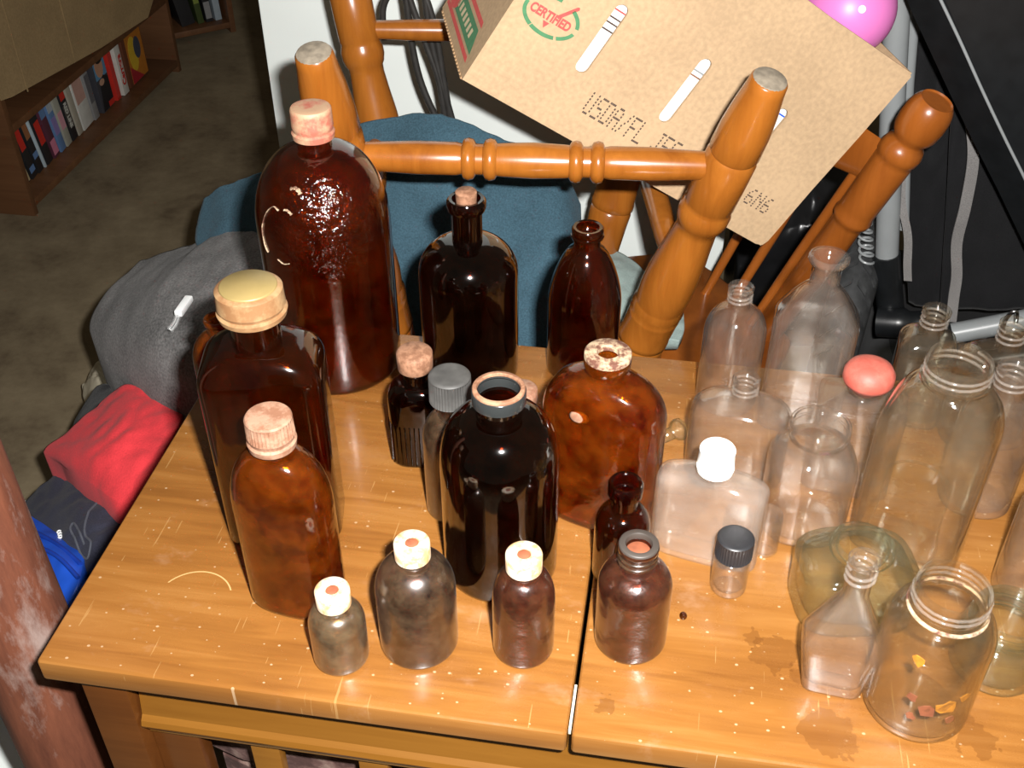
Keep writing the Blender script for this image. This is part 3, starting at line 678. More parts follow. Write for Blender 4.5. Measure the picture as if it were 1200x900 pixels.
b = bottle('glass_stopper', 0.487, 0.345, 'small greenish glass knob stopper lying behind the amber flask', 0.6, None, 'stopper')
rs = [ring(z, r, r, 2, 24) for z, r in ((-0.013, 0.004), (-0.012, 0.0055), (0.0, 0.0065), (0.003, 0.0065), (0.005, 0.0095), (0.009, 0.0115), (0.014, 0.0105), (0.0165, 0.006), (0.017, 0.002))]
v, f = loft(rs); o = mesh_obj('knob', v, f, M['green'], b); o.location = (0, 0, 0.0115); o.rotation_euler = (0, 1.35, 0)

# drops and chips on the table
def drop(x, y, r, lab):
    v, f = loft([ring(z*r, k*r, k*r*1.4, 2, 16) for z, k in ((0, 1), (0.15, 0.98), (0.35, 0.75), (0.5, 0.35), (0.53, 0.08))])
    o = mesh_obj('liquid_drop', v, f, M['amberflask']); o.location = (x, y, TZ); tag(o, lab, 'drop')
drop(0.509, 0.128, 0.0032, 'small amber drop on the table beside the grimy threaded bottle')
# ------------------------------------------------------------------ upturned chair (legs up)
SEATZ = 0.48
A = tag(empty('dining_chair', (0.26, 0.90, 0.42)), 'honey-brown turned-leg wooden chair stacked upside down with its feet up', 'chair')
def rel(root, p): return tuple(Vector(p)-root.location)
def leg_curve(p55, foot):
    p55, foot = Vector(p55), Vector(foot); k = (SEATZ-p55.z)/(foot.z-p55.z); return p55+(foot-p55)*k, foot
# profile given as (u, r): u = 0 at z 0.55, 1 at the foot
LEG = [(-0.15, 0.030), (0.04, 0.0325), (0.085, 0.0335), (0.092, 0.0315), (0.10, 0.0345), (0.115, 0.0345), (0.125, 0.0335), (0.20, 0.034), (0.21, 0.0345), (0.222, 0.0325), (0.235, 0.035), (0.25, 0.0325), (0.26, 0.033),
       (0.31, 0.0345), (0.36, 0.034), (0.42, 0.0315), (0.48, 0.028), (0.535, 0.0255), (0.555, 0.026), (0.565, 0.029), (0.585, 0.0315), (0.605, 0.0315), (0.618, 0.0295), (0.628, 0.0285), (0.635, 0.030), (0.70, 0.0302), (0.775, 0.0298), (0.786, 0.027), (0.797, 0.0295), (0.86, 0.0285), (0.92, 0.0255), (0.975, 0.0215), (0.995, 0.0205), (1.0, 0.0185)]
def chair_leg(p55, foot, glide):
    a, b_ = Vector(p55), Vector(foot)
    lg = turned('leg', rel(A, a), rel(A, b_), LEG, M['chair'], A, 32)
    g = turned('glide', rel(A, b_-(b_-a)*0.004), rel(A, b_+(b_-a).normalized()*0.003), [(0, 0.0195), (0.5, 0.0185), (0.8, 0.013), (1, 0.004)], M['glide'], lg, 24)
    return a, b_
FL = chair_leg((0.100, 0.725, 0.55), (0.085, 0.577, 1.031), 1)
FR = chair_leg((0.433, 0.750, 0.55), (0.555, 0.637, 1.008), 2)
BR = chair_leg((0.362, 1.080, 0.55), (0.462, 1.155, 1.030), 1)
BL = chair_leg((0.050, 1.000, 0.55), (-0.040, 1.060, 1.050), 1)
STR = [(0, 0.0150), (0.03, 0.0155), (0.2, 0.0190), (0.30, 0.0188), (0.315, 0.0175), (0.32, 0.0225), (0.332, 0.0240), (0.345, 0.0225), (0.352, 0.0175), (0.370, 0.0175), (0.377, 0.0225), (0.389, 0.0240), (0.401, 0.0225), (0.407, 0.0185), (0.42, 0.0190), (0.5, 0.0205)]
STR = STR+[(1-t, r) for t, r in reversed(STR[:-1])]
STP = [(0, 0.012), (0.2, 0.0155), (0.5, 0.017), (0.8, 0.0155), (1, 0.012)]
def on(L, u): return L[0]+(L[1]-L[0])*u
turned('stretcher', rel(A, on(FL, 0.715)), rel(A, on(FR, 0.745)), STR, M['chair'], A)
turned('stretcher', rel(A, on(BL, 0.66)), rel(A, on(BR, 0.66)), STP, M['chair'], A)
for L1, L2 in ((FL, BL), (FR, BR)): turned('stretcher', rel(A, on(L1, 0.38)), rel(A, on(L2, 0.38)), STP, M['chair'], A)
# round-cornered seat lying under the legs
cx, cy = 0.245, 0.895
v, f = loft([ring(z-0.42, rx, ry, 3.2, 56, cx-0.26, cy-0.90) for z, rx, ry in ((0.440, 0.215, 0.225), (0.444, 0.226, 0.236), (0.468, 0.228, 0.238), (0.478, 0.222, 0.232), (0.4795, 0.21, 0.22))])
mesh_obj('seat', v, f, M['chair'], A, True, 0.8)

# ------------------------------------------------------------------ upright chair below and behind
B = tag(empty('spindle_chair', (0.40, 1.0, 0.0)), 'upright spindle-back chair with turned finial post under the stacked chair', 'chair')
P1b, P1t = Vector((0.632, 1.000, 0.43)), Vector((0.787, 0.907, 0.882))
P2b, P2t = Vector((0.470, 1.170, 0.43)), Vector((0.615, 1.190, 0.882))
POST = [(0, 0.022), (0.2, 0.0235), (0.42, 0.0245), (0.54, 0.0235), (0.555, 0.0245), (0.565, 0.0285), (0.578, 0.0290), (0.59, 0.0265), (0.61, 0.0268), (0.79, 0.0275), (0.80, 0.0262), (0.81, 0.0295), (0.83, 0.0302), (0.85, 0.0270), (0.862, 0.0218), (0.872, 0.0225), (0.882, 0.0270), (0.90, 0.0305), (0.93, 0.0318), (0.96, 0.0310), (0.980, 0.0285), (0.992, 0.0255), (1.0, 0.0222), (0.9955, 0.0205)]
turned('back_post', rel(B, P1b), rel(B, P1t), POST, M['chair2'], B, 32)
VASE = [(0, 0.018), (0.06, 0.019), (0.08, 0.0215), (0.11, 0.0225), (0.14, 0.0205), (0.16, 0.0185), (0.18, 0.0215), (0.215, 0.0235), (0.25, 0.021), (0.27, 0.0185), (0.30, 0.0215), (0.38, 0.024), (0.46, 0.0255), (0.6, 0.025), (0.8, 0.0255), (0.83, 0.029), (0.86, 0.0215), (0.9, 0.0285), (0.95, 0.030), (1, 0.019)]
turned('back_post', rel(B, P2b), rel(B, P2t), VASE, M['chair2'], B, 28)
for t in (0.17, 0.40, 0.63, 0.86):
    a = P2b+(P1b-P2b)*t; c = (P2b+(P2t-P2b)*0.74)+((P1b+(P1t-P1b)*0.74)-(P2b+(P2t-P2b)*0.74))*t
    turned('spindle', rel(B, a), rel(B, c), [(0, 0.0075), (0.03, 0.0085), (0.04, 0.007), (0.5, 0.0085), (1, 0.007)], M['chair2'], B, 14)
# crest rail between the posts
a, c = P2b+(P2t-P2b)*0.76, P1b+(P1t-P1b)*0.76; u = (P1t-P1b).normalized(); h = (c-a).normalized(); nn = h.cross(u).normalized()
rs = []
for k in range(13):
    t = k/12; ctr = a+(c-a)*t+nn*0.018*math.sin(math.pi*t)
    hh = 0.030+0.012*math.sin(math.pi*t)
    rs.append([tuple(Vector(rel(B, ctr+u*(hh*math.sin(q))+nn*(0.009*math.cos(q))))) for q in [2*math.pi*i/16 for i in range(16)]])
v, f = loft(rs); mesh_obj('crest_rail', v, f, M['chair2'], B, True, 1.0)
seat = [(0.668, 0.965), (0.655, 1.03), (0.53, 1.20), (0.46, 1.225), (0.16, 1.10), (0.12, 1.03), (0.14, 0.76), (0.20, 0.70), (0.50, 0.74), (0.58, 0.80)]
sp = smooth_path([(x, y, 0) for x, y in seat], 5, True)
cen = sum(sp, Vector())/len(sp)
v, f = loft([[(cen.x+(p.x-cen.x)*k-0.40, cen.y+(p.y-cen.y)*k-1.0, z) for p in sp] for z, k in ((0.398, 0.95), (0.402, 0.985), (0.425, 1.0), (0.434, 0.99), (0.4395, 0.96))])
mesh_obj('seat', v, f, M['chair2'], B, True, 0.8)
for (x, y, dx, dy) in ((0.57, 0.97, 0.05, -0.03), (0.46, 1.14, 0.04, 0.05), (0.22, 1.04, -0.05, 0.05), (0.25, 0.80, -0.04, -0.05)):
    turned('leg', rel(B, (x, y, 0.405)), rel(B, (x+dx, y+dy, 0.0)), [(0, 0.018), (0.15, 0.021), (0.3, 0.026), (0.34, 0.020), (0.38, 0.025), (0.6, 0.022), (0.9, 0.016), (1, 0.015)], M['chair2'], B, 18)

# ------------------------------------------------------------------ white cabinet behind
W = tag(empty('white_cabinet', (0.15, 1.65, 0)), 'tall plain white enamel cabinet standing behind the stacked chairs', 'cabinet')
box('body', (-0.41, -0.28, 0.03), (0.42, 0.35, 1.62), M['white'], W, 0.006)
box('door', (-0.43, -0.305, 0.05), (0.42, -0.283, 1.62), M['white'], W, 0.005)
box('plinth', (-0.38, -0.25, 0.0), (0.39, 0.33, 0.03), M['darkedge'], W)
box('door_seal', (-0.424, -0.2835, 0.06), (0.414, -0.2795, 1.61), M['darkedge'], W)

# ------------------------------------------------------------------ cardboard fruit box
BX = tag(empty('cardboard_box', (0.2071, 0.7397, 0.9422)), 'kraft cardboard fruit box with green and red print lying tilted across the chair legs', 'box')
e1 = Vector((0.78518, 0.27412, -0.55530)); e2 = Vector((0.53681, 0.14580, 0.83101)); e2 = (e2-e1*e2.dot(e1)).normalized(); n3 = e1.cross(e2)
BX.rotation_mode = 'QUATERNION'; BX.rotation_quaternion = Matrix((e1, -n3, e2)).transposed().to_quaternion()   # local x = along, y = into the box, z = up its face
BW, BH, BD = 0.495, 0.292, 0.225
def panel(name, pts2, holes, to3, th, mat):
    bm = bmesh.new(); loops = []
    for L in [pts2]+holes:
        vs = [bm.verts.new((p[0], p[1], 0)) for p in L]
        loops += [bm.edges.new((vs[i], vs[(i+1) % len(vs)])) for i in range(len(vs))]
    bmesh.ops.triangle_fill(bm, edges=loops, use_beauty=True)
    r = bmesh.ops.extrude_face_region(bm, geom=list(bm.faces)); 
    for g in r['geom']:
        if isinstance(g, bmesh.types.BMVert): g.co.z = th
    for v_ in bm.verts: v_.co = Vector(to3(*v_.co))
    PANELS.append(bm_obj(name, bm, mat, BX)); return PANELS[-1]
PANELS = []
def slot(u, v0=0.078, v1=0.172, w_=0.0085):
    return [(u+w_*math.cos(a), v0+w_+w_*math.sin(a)) for a in [math.pi+math.pi*i/8 for i in range(9)]]+[(u+w_*math.cos(a), v1-w_+w_*math.sin(a)) for a in [math.pi*i/8 for i in range(9)]]
rect = lambda a, b_: [(0, 0), (a, 0), (a, b_), (0, b_)]
edge = [(0, 0), (BW-0.012, 0.0), (BW-0.002, 0.003), (BW+0.001, 0.012), (BW, 0.1), (BW+0.001, 0.2), (BW, BH-0.004), (BW-0.006, BH), (BW*0.7, BH-0.002), (BW*0.4, BH), (0, BH)]
panel('front_panel', edge, [slot(0.117), slot(0.2485), slot(0.380)], lambda x, y, z: (x, z, y), 0.004, M['board'])
panel('back_panel', rect(BW, BH), [], lambda x, y, z: (x, BD-z, y), 0.004, M['board'])
panel('side_panel', rect(BD-0.008, BH), [], lambda x, y, z: (z, x+0.004, y), 0.004, M['board'])
panel('side_panel', rect(BD-0.008, BH), [], lambda x, y, z: (BW-z, x+0.004, y), 0.004, M['board'])
panel('bottom_panel', rect(BW-0.008, BD-0.008), [], lambda x, y, z: (x+0.004, y+0.004, z), 0.004, M['board'])
# scalloped corrugated edge along the left panel's foot
for k in range(21): box('flute', (-0.0012, 0.006+k*0.0102, -0.0022), (0.003, 0.0115+k*0.0102, 0.0005), M['boardedge'], PANELS[2])
def decal(name, L, mat, face='front', off=0.0005):
    bm = bmesh.new()
    vs = [bm.verts.new((p[0], -off, p[1]) if face == 'front' else (-off, p[0], p[1])) for p in L]; bm.faces.new(vs)
    return bm_obj(name, bm, mat, PANELS[0] if face == 'front' else PANELS[2])
# oval certification mark
oc = (0.049, 0.1165); ea, eb = 0.0375, 0.0245
for a0, a1 in ((0.12, 1.0), (1.55, 2.85), (3.0, 4.2), (4.23, 5.2), (5.3, 6.1)):
    k = 14; an = [a0+(a1-a0)*i/k for i in range(k+1)]
    decal('oval_print', [(oc[0]+ea*math.cos(q), oc[1]+eb*math.sin(q)) for q in an]+[(oc[0]+(ea-0.0048)*math.cos(q), oc[1]+(eb-0.0048)*math.sin(q)) for q in reversed(an)], M['inkgreen'])
def lettering(name, s, u, v_, size, mat, rot=0.0, sx=1.0, face='front'):
    me = text_mesh(s, size); me.materials.append(mat)
    o = bpy.data.objects.new(name, me); COL.objects.link(o); o.parent = PANELS[0]
    R = Matrix(((1, 0, 0), (0, 0, -1), (0, 1, 0))).to_4x4() if face == 'front' else Matrix(((0, 0, -1), (-1, 0, 0), (0, 1, 0))).to_4x4()
    o.matrix_local = Matrix.Translation((u, -0.0007, v_) if face == 'front' else (-0.0007, u, v_)) @ R @ Matrix.Rotation(rot, 4, 'Z') @ Matrix.Diagonal((sx, 1, 1, 1))
    return o
lettering('certified_lettering', 'CERTIFIED', 0.0205, 0.1115, 0.0150, M['inkred'], 0.0, 0.80)
decal('check_mark', [(0.0425, 0.109), (0.0515, 0.109), (0.0475, 0.101)], M['inkred'])
decal('check_mark', [(0.0535, 0.1205), (0.0575, 0.1185), (0.0735, 0.1395), (0.0722, 0.1425), (0.0695, 0.1415)], M['inkred'])
# dot-matrix stencil lettering built from little dashes
FONT = {'U': ['10001']*6+['01110'], 'S': ['01111', '10000', '10000', '01110', '00001', '00001', '11110'], 'D': ['11110', '10001', '10001', '10001', '10001', '10001', '11110'], 'A': ['01110', '10001', '10001', '11111', '10001', '10001', '10001'],
        '/': ['00001', '00010', '00010', '00100', '01000', '01000', '10000'], 'F': ['11111', '10000', '10000', '11110', '10000', '10000', '10000'], 'L': ['10000']*6+['11111'], 'J': ['00111', '00010', '00010', '00010', '00010', '10010', '01100'], 'E': ['11111', '10000', '10000', '11110', '10000', '10000', '11111'],
        '6': ['00110', '01000', '10000', '11110', '10001', '10001', '01110'], 'N': ['10001', '11001', '10101', '10011', '10001', '10001', '10001'], ' ': ['00000']*7}
def dot_text(s, u, v_, h, wc):
    vs, fs = [], []
    for ci, ch in enumerate(s):
        for r, row in enumerate(FONT[ch]):
            for c_, bit in enumerate(row):
                if bit == '1':
                    x = u+ci*wc+c_*wc/6.2; y = v_+h*(6-r)/6; i = len(vs)
                    a, b_ = wc/6.2*0.46, h/6*0.30
                    vs += [(x-a, -0.0006, y-b_), (x+a, -0.0006, y-b_), (x+a, -0.0006, y+b_), (x-a, -0.0006, y+b_)]; fs.append((i, i+1, i+2, i+3))
    mesh_obj('stencil_lettering', vs, fs, M['inkblack'], PANELS[0], False)
dot_text('USDA/FL JES', 0.150, 0.039, 0.027, 0.0134)
dot_text('6N6', 0.420, 0.043, 0.021, 0.0150)
# print on the left side
decal('green_print', [(0.025, 0.022), (0.045, 0.0475), (0.215, 0.0475), (0.215, 0.022)], M['inkgreen'], 'side')
decal('red_stripe', [(0.022, 0.012), (0.028, 0.018), (0.218, 0.018), (0.218, 0.012)], M['inkred'], 'side')
decal('red_stripe', [(0.040, 0.0525), (0.046, 0.059), (0.218, 0.059), (0.218, 0.0525)], M['inkred'], 'side')
decal('red_roundel', [(0.192+0.026*math.cos(q), 0.032+0.014*math.sin(q)) for q in [2*math.pi*i/20 for i in range(20)]], M['inkred'], 'side', 0.0008)
for k in range(7): decal('pale_print', [(0.06+k*0.017, 0.029), (0.070+k*0.017, 0.029), (0.070+k*0.017, 0.040), (0.06+k*0.017, 0.040)], M['inkpale'], 'side', 0.0008)
# white printed packing inside, seen through the slots
PK = empty('paper_packing'); PK.parent = None; PK.rotation_mode = 'QUATERNION'; PK.rotation_quaternion = BX.rotation_quaternion.copy(); PK.location = BX.location
tag(PK, 'white printed paper packing showing through the box slots', 'paper')
box('sheet', (0.02, 0.012, 0.02), (0.475, 0.020, 0.23), M['printwhite'], PK, 0.002)
for (u, v0, c_) in ((0.117, 0.160, 'inkred'), (0.117, 0.150, 'inkblack'), (0.117, 0.143, 'inkblack'), (0.117, 0.134, 'inkblack'), (0.2485, 0.150, 'tube'), (0.2485, 0.143, 'cork'), (0.380, 0.16, 'bag')):
    o = box('printed_line', (u-0.02, 0.0112, v0), (u+0.02, 0.0122, v0+0.002), M[c_], PK)
    o.rotation_euler = (0, 0, 0)

# pink ball in the mouth of the box
bc = Vector((0.668, 0.985, 0.965)); PB = tag(empty('pink_ball', bc), 'glossy pink vinyl ball peeking over the cardboard box', 'ball')
bm = bmesh.new(); bmesh.ops.create_uvsphere(bm, u_segments=40, v_segments=24, radius=0.060); bm_obj('shell', bm, M['pink'], PB, True)
o = disc(PB, 'valve', 0.005, 0.0585, 0.0606, M['whitecap'], 0.0006, 20); o.rotation_euler = (1.2, 0.4, 0)

# ------------------------------------------------------------------ hanging cord
CD = tag(empty('power_cord', (0.07, 1.11, 0.9)), 'bundled black power cord hanging behind the upturned chair stretcher', 'cord')
y = 0.0
for pts in ([(-0.055, -0.01, 0.06), (-0.03, y, 0.045), (-0.022, y, 0.0), (-0.018, y, -0.06), (-0.008, y, -0.12), (0.012, y, -0.175), (0.03, y, -0.20)],
            [(-0.020, y, 0.10), (-0.022, y, 0.03), (0.0, y, -0.05), (0.022, y, -0.12), (0.03, y, -0.19), (0.036, y, -0.21)],
            [(0.005, y+0.006, 0.10), (0.006, y, 0.03), (0.012, y, -0.05), (0.026, y, -0.12), (0.040, y, -0.18), (0.045, y, -0.20)],
            [(-0.06, y, -0.06), (-0.058, y, -0.01), (-0.035, y, 0.02), (0.0, y, 0.018), (0.018, y, -0.03), (0.030, y, -0.12), (0.040, y, -0.20)]):
    tube('cord_strand', pts, 0.0052, M['cord'], CD, 8, 6)
box('twist_tie', (-0.034, -0.012, 0.02), (-0.008, 0.012, 0.055), M['paper'], CD, 0.004)

# ------------------------------------------------------------------ clothes heap
GREY = [[(-0.406,0.981,0.480),(-0.326,0.991,0.520),(-0.254,0.975,0.560),(-0.171,0.940,0.600),(-0.093,0.901,0.620)],
 [(-0.420,0.882,0.480),(-0.285,0.800,0.570),(-0.201,0.793,0.610),(-0.125,0.788,0.630),(-0.064,0.791,0.620)],
 [(-0.429,0.827,0.450),(-0.261,0.696,0.560),(-0.163,0.650,0.610),(-0.088,0.647,0.620),(-0.043,0.663,0.600)],
 [(-0.368,0.752,0.440),(-0.248,0.660,0.520),(-0.163,0.611,0.560),(-0.102,0.598,0.570),(-0.056,0.599,0.560)],
 [(-0.319,0.715,0.430),(-0.243,0.648,0.460),(-0.189,0.616,0.470),(-0.146,0.592,0.480),(-0.099,0.575,0.500)]]
tag(cloth('grey_blanket', GREY, M['grey'], 60, 60, 0.010, 7.0, 0.0, None, None, 0.08, 1.3, (1.6, 0.5)), 'charcoal grey fleece blanket heaped beside the table', 'blanket')
BLUE = [[(-0.281,1.000,0.603),(-0.183,1.000,0.659),(-0.089,0.990,0.722),(0.014,0.970,0.770),(0.142,0.970,0.785),(0.229,0.970,0.755),(0.299,0.970,0.713),(0.332,0.970,0.659)],
 [(-0.290,0.970,0.567),(-0.166,0.940,0.633),(-0.076,0.930,0.675),(0.023,0.920,0.716),(0.150,0.920,0.733),(0.237,0.920,0.706),(0.306,0.920,0.678),(0.340,0.930,0.632)],
 [(-0.271,0.940,0.547),(-0.155,0.890,0.588),(-0.067,0.870,0.593),(0.030,0.860,0.608),(0.159,0.860,0.621),(0.247,0.860,0.615),(0.315,0.860,0.607),(0.358,0.870,0.590)],
 [(-0.165,0.860,0.544),(-0.114,0.830,0.538),(-0.046,0.810,0.496),(0.036,0.800,0.489),(0.166,0.800,0.496),(0.256,0.800,0.503),(0.319,0.800,0.506),(0.368,0.810,0.504)]]
tag(cloth('blue_jacket', BLUE, M['blue'], 90, 60, 0.012, 10.0, 0.483, None, None, 0.02, 4.1), 'blue fleece jacket bunched over the upturned chair seat', 'jacket')
TEAL = [[(0.352,1.080,0.530),(0.403,1.056,0.525),(0.448,1.015,0.515),(0.499,0.948,0.500)],
 [(0.361,0.990,0.530),(0.404,0.959,0.530),(0.452,0.934,0.520),(0.503,0.903,0.500)],
 [(0.369,0.917,0.515),(0.411,0.889,0.515),(0.457,0.870,0.510),(0.497,0.873,0.500)]]
tag(cloth('pale_cloth', TEAL, M['teal'], 40, 30, 0.006, 14.0, 0.481, None, None, 0.02, 2.2), 'pale grey-green cloth lying on the upturned chair seat', 'cloth')
RED = [[(-0.345,0.692,0.420),(-0.304,0.692,0.450),(-0.238,0.656,0.470),(-0.183,0.623,0.480)],
 [(-0.376,0.639,0.410),(-0.289,0.593,0.460),(-0.227,0.579,0.480),(-0.173,0.557,0.490)],
 [(-0.417,0.615,0.380),(-0.282,0.533,0.450),(-0.221,0.520,0.470),(-0.172,0.508,0.480)],
 [(-0.375,0.587,0.380),(-0.287,0.516,0.420),(-0.226,0.474,0.440),(-0.183,0.464,0.450)]]
tag(cloth('red_sweater', RED, M['red'], 50, 50, 0.010, 11.0, 0.0, None, None, 0.10, 6.4), 'bright red fleece sweater between the grey blanket and navy shorts', 'sweater')
NAVY = [[(-0.395,0.613,0.340),(-0.337,0.587,0.360),(-0.261,0.533,0.380),(-0.220,0.514,0.380)],
 [(-0.449,0.596,0.300),(-0.331,0.527,0.370),(-0.257,0.489,0.390),(-0.211,0.469,0.390)],
 [(-0.457,0.572,0.290),(-0.339,0.495,0.360),(-0.258,0.448,0.390),(-0.210,0.432,0.390)],
 [(-0.453,0.547,0.290),(-0.337,0.465,0.350),(-0.265,0.419,0.370),(-0.224,0.392,0.370)]]
NV = tag(empty('navy_shorts', (-0.31, 0.5, 0.0)), 'dark navy shorts with grey seam trim on the clothes heap', 'shorts')
nv = cloth('fabric', [[(x+0.31, y-0.5, z) for x, y, z in r] for r in NAVY], M['navy'], 50, 50, 0.012, 13.0, 0.0, NV, None, 0.10, 9.0)
from mathutils.bvhtree import BVHTree
bvh = BVHTree.FromPolygons([v.co.copy() for v in nv.data.vertices], [tuple(p.vertices) for p in nv.data.polygons])
def on_shorts(x, y, dz=0.0012):
    h = bvh.ray_cast(Vector((x, y, 1.0)), Vector((0, 0, -1)))[0]
    return (x, y, (h.z if h is not None else 0.38)+dz)
seam = smooth_path([(x, y, 0) for x, y in [(0.026, 0.024), (0.025, 0.002), (0.028, -0.021), (0.036, -0.043), (0.053, -0.059), (0.053, -0.075), (0.037, -0.065), (0.020, -0.045), (0.007, -0.031), (0.007, -0.021), (0.022, -0.035), (0.039, -0.055)]], 6)
tube('seam', [on_shorts(p.x, p.y) for p in seam], 0.0016, M['navytrim'], NV, 6, 1)
for x, y in [(-0.019, -0.022), (-0.014, -0.028), (-0.009, -0.035)]:
    o = annulus(NV, 'logo_ring', 0.0036, 0.0016, 0.0, 0.0016, M['printwhite'], 20); o.location = on_shorts(x, y, 0.001)
BAG = [[(-0.479,0.576,0.270),(-0.400,0.523,0.300),(-0.333,0.480,0.320),(-0.276,0.447,0.330)],
 [(-0.472,0.514,0.270),(-0.350,0.443,0.330),(-0.290,0.411,0.350),(-0.245,0.380,0.350)],
 [(-0.443,0.451,0.270),(-0.351,0.398,0.310),(-0.292,0.368,0.330),(-0.254,0.352,0.330)]]
BG = tag(empty('blue_bag', (-0.35, 0.45, 0)), 'bright royal-blue nylon bag below the navy shorts', 'bag')
cloth('shell', [[(x+0.35, y-0.45, z+0.034) for x, y, z in r] for r in BAG], M['bag'], 40, 40, 0.006, 8.0, 0.0, BG, None, 0.06, 3.0)
def bag_line(row, dz):
    return [(x+0.35, y-0.45, z+0.034+dz) for x, y, z in row]
mid = [tuple(0.45*np.array(p)+0.55*np.array(q)) for p, q in zip(BAG[0], BAG[1])]
tube('piping', bag_line(mid, 0.004), 0.0035, M['bagtrim'], BG, 8, 6)
tube('piping', bag_line(BAG[1], 0.004), 0.003, M['bagtrim'], BG, 8, 6)
PAPER = [[(-0.691,1.144,0.06),(-0.661,1.157,0.12),(-0.604,1.124,0.14)], [(-0.676,1.095,0.08),(-0.590,1.031,0.16),(-0.547,1.024,0.16)], [(-0.609,1.024,0.08),(-0.558,0.995,0.13),(-0.521,0.975,0.14)]]
tag(cloth('paper_bag', PAPER, M['paper'], 26, 26, 0.022, 16.0, 0.0, None, None, 0.05, 5.0), 'crumpled cream paper bag on the floor behind the grey blanket', 'bag')
DARK = [[(-0.47, 0.80, 0.30), (-0.42, 0.79, 0.36), (-0.36, 0.77, 0.39)], [(-0.46, 0.75, 0.30), (-0.41, 0.735, 0.365), (-0.35, 0.72, 0.40)], [(-0.42, 0.70, 0.31), (-0.39, 0.69, 0.36), (-0.34, 0.68, 0.39)]]
tag(cloth('black_cloth', DARK, M['nylon'], 24, 24, 0.008, 15.0, 0.0, None, None, 0.05, 8.0), 'black cloth tucked beneath the red sweater', 'cloth')
tag(tube('white_cable', [(-0.86, 0.66, 0.006), (-0.74, 0.78, 0.006), (-0.70, 0.825, 0.006), (-0.665, 0.86, 0.006), (-0.62, 0.88, 0.006), (-0.55, 0.87, 0.006)], 0.006, M['printwhite'], None, 8, 6), 'thin white cable lying on the concrete floor', 'cable')
# little bristle brush on the blanket
BR_ = tag(empty('bristle_brush', (-0.172, 0.665, 0.623)), 'tiny white-handled wire bristle brush on the grey blanket', 'brush')
box('handle', (-0.0055, -0.018, 0.0), (0.0055, 0.022, 0.009), M['printwhite'], BR_, 0.002)
tube('wire', [(0, -0.018, 0.004), (0.003, -0.035, 0.003), (0.002, -0.05, 0.002)], 0.0007, M['metal'], BR_, 6, 4)
bp = smooth_path([(0, -0.018, 0.004), (0.003, -0.035, 0.003), (0.002, -0.05, 0.002)], 6)
vs, fs = [], []
for k, p in enumerate(bp):
    for q in range(10):
        a = 2*math.pi*q/10; d = Vector((math.cos(a), 0, math.sin(a))); i = len(vs)
        vs += [tuple(p+Vector((0, 0.0004, 0))), tuple(p-Vector((0, 0.0004, 0))), tuple(p+d*0.0055)]; fs.append((i, i+1, i+2))
o = mesh_obj('bristles', vs, fs, M['printwhite'], BR_, False); o['kind'] = 'stuff'

# ------------------------------------------------------------------ weathered post and white bin at the left
PO = tag(empty('wooden_post', (-0.107, 0.112, 0.0)), 'weathered reddish round wooden post smeared with white paint beside the table', 'post')
rs = []
for k in range(40):
    z = k/39*1.15; rr = 0.049-0.006*z+0.0015*math.sin(5*z)
    if k == 0: rr *= 0.96
    rs.append([((rr+0.0015*noise.noise(Vector((3*math.cos(a), 3*math.sin(a), 4*z))))*math.cos(a), (rr+0.0015*noise.noise(Vector((3*math.cos(a), 3*math.sin(a), 4*z))))*math.sin(a), z) for a in [2*math.pi*i/32 for i in range(32)]])
v, f = loft(rs); mesh_obj('shaft', v, f, M['post'], PO)
disc(PO, 'top_cap', 0.043, 1.15, 1.158, M['post'], 0.003)
WB = tag(empty('white_tub', (-0.40, 0.24, 0.0)), 'white plastic tub on the floor behind the wooden post', 'tub')
rs = [ring(z, rx, ry, 5, 40) for z, rx, ry in ((0.0, 0.10, 0.08), (0.002, 0.103, 0.083), (0.15, 0.112, 0.092), (0.15, 0.120, 0.100), (0.157, 0.120, 0.100), (0.157, 0.109, 0.089), (0.01, 0.099, 0.079))]
v, f = loft(rs); mesh_obj('tub_body', v, f, M['white'], WB, True, 0.7)
rs = [ring(z, rx, ry, 5, 40) for z, rx, ry in ((0.1575, 0.122, 0.102), (0.166, 0.122, 0.102), (0.169, 0.117, 0.097), (0.165, 0.10, 0.08))]
v, f = loft(rs); mesh_obj('lid', v, f, M['white'], WB, True, 0.7)

# ------------------------------------------------------------------ stroller
ST = tag(empty('stroller', (0.95, 1.25, 0.0)), 'folded black stroller with grey tube frame and treaded tyre', 'stroller')
def sr(p): return tuple(Vector(p)-Vector((0.95, 1.25, 0.0)))
def sp_(L): return [sr(p) for p in L]
tube('frame_tube', sp_([(0.735, 1.15, 1.05), (0.786, 1.15, 0.732), (0.825, 1.15, 0.5)]), 0.0185, M['tube'], ST, 20, 4)
tube('frame_tube', sp_([(0.772, 1.19, 1.05), (0.803, 1.19, 0.79), (0.848, 1.19, 0.54)]), 0.009, M['tube'], ST, 12, 4)
tube('frame_joint', sp_([(0.822, 1.15, 0.512), (0.838, 1.15, 0.45), (0.853, 1.15, 0.395)]), 0.0225, M['blackplastic'], ST, 18, 4)
tube('axle_housing', sp_([(0.830, 1.13, 0.392), (0.87, 1.12, 0.40), (0.905, 1.12, 0.405)]), lambda t: 0.026 if t < 0.6 else 0.02, M['blackplastic'], ST, 18, 4)
tube('cross_tube', sp_([(0.935, 1.10, 0.397), (1.0, 1.10, 0.421), (1.20, 1.10, 0.497)]), 0.0175, M['tube'], ST, 18, 3)
tube('cross_tube', sp_([(0.93, 1.08, 0.345), (1.0, 1.08, 0.365), (1.20, 1.08, 0.43)]), 0.018, M['blackplastic'], ST, 16, 3)
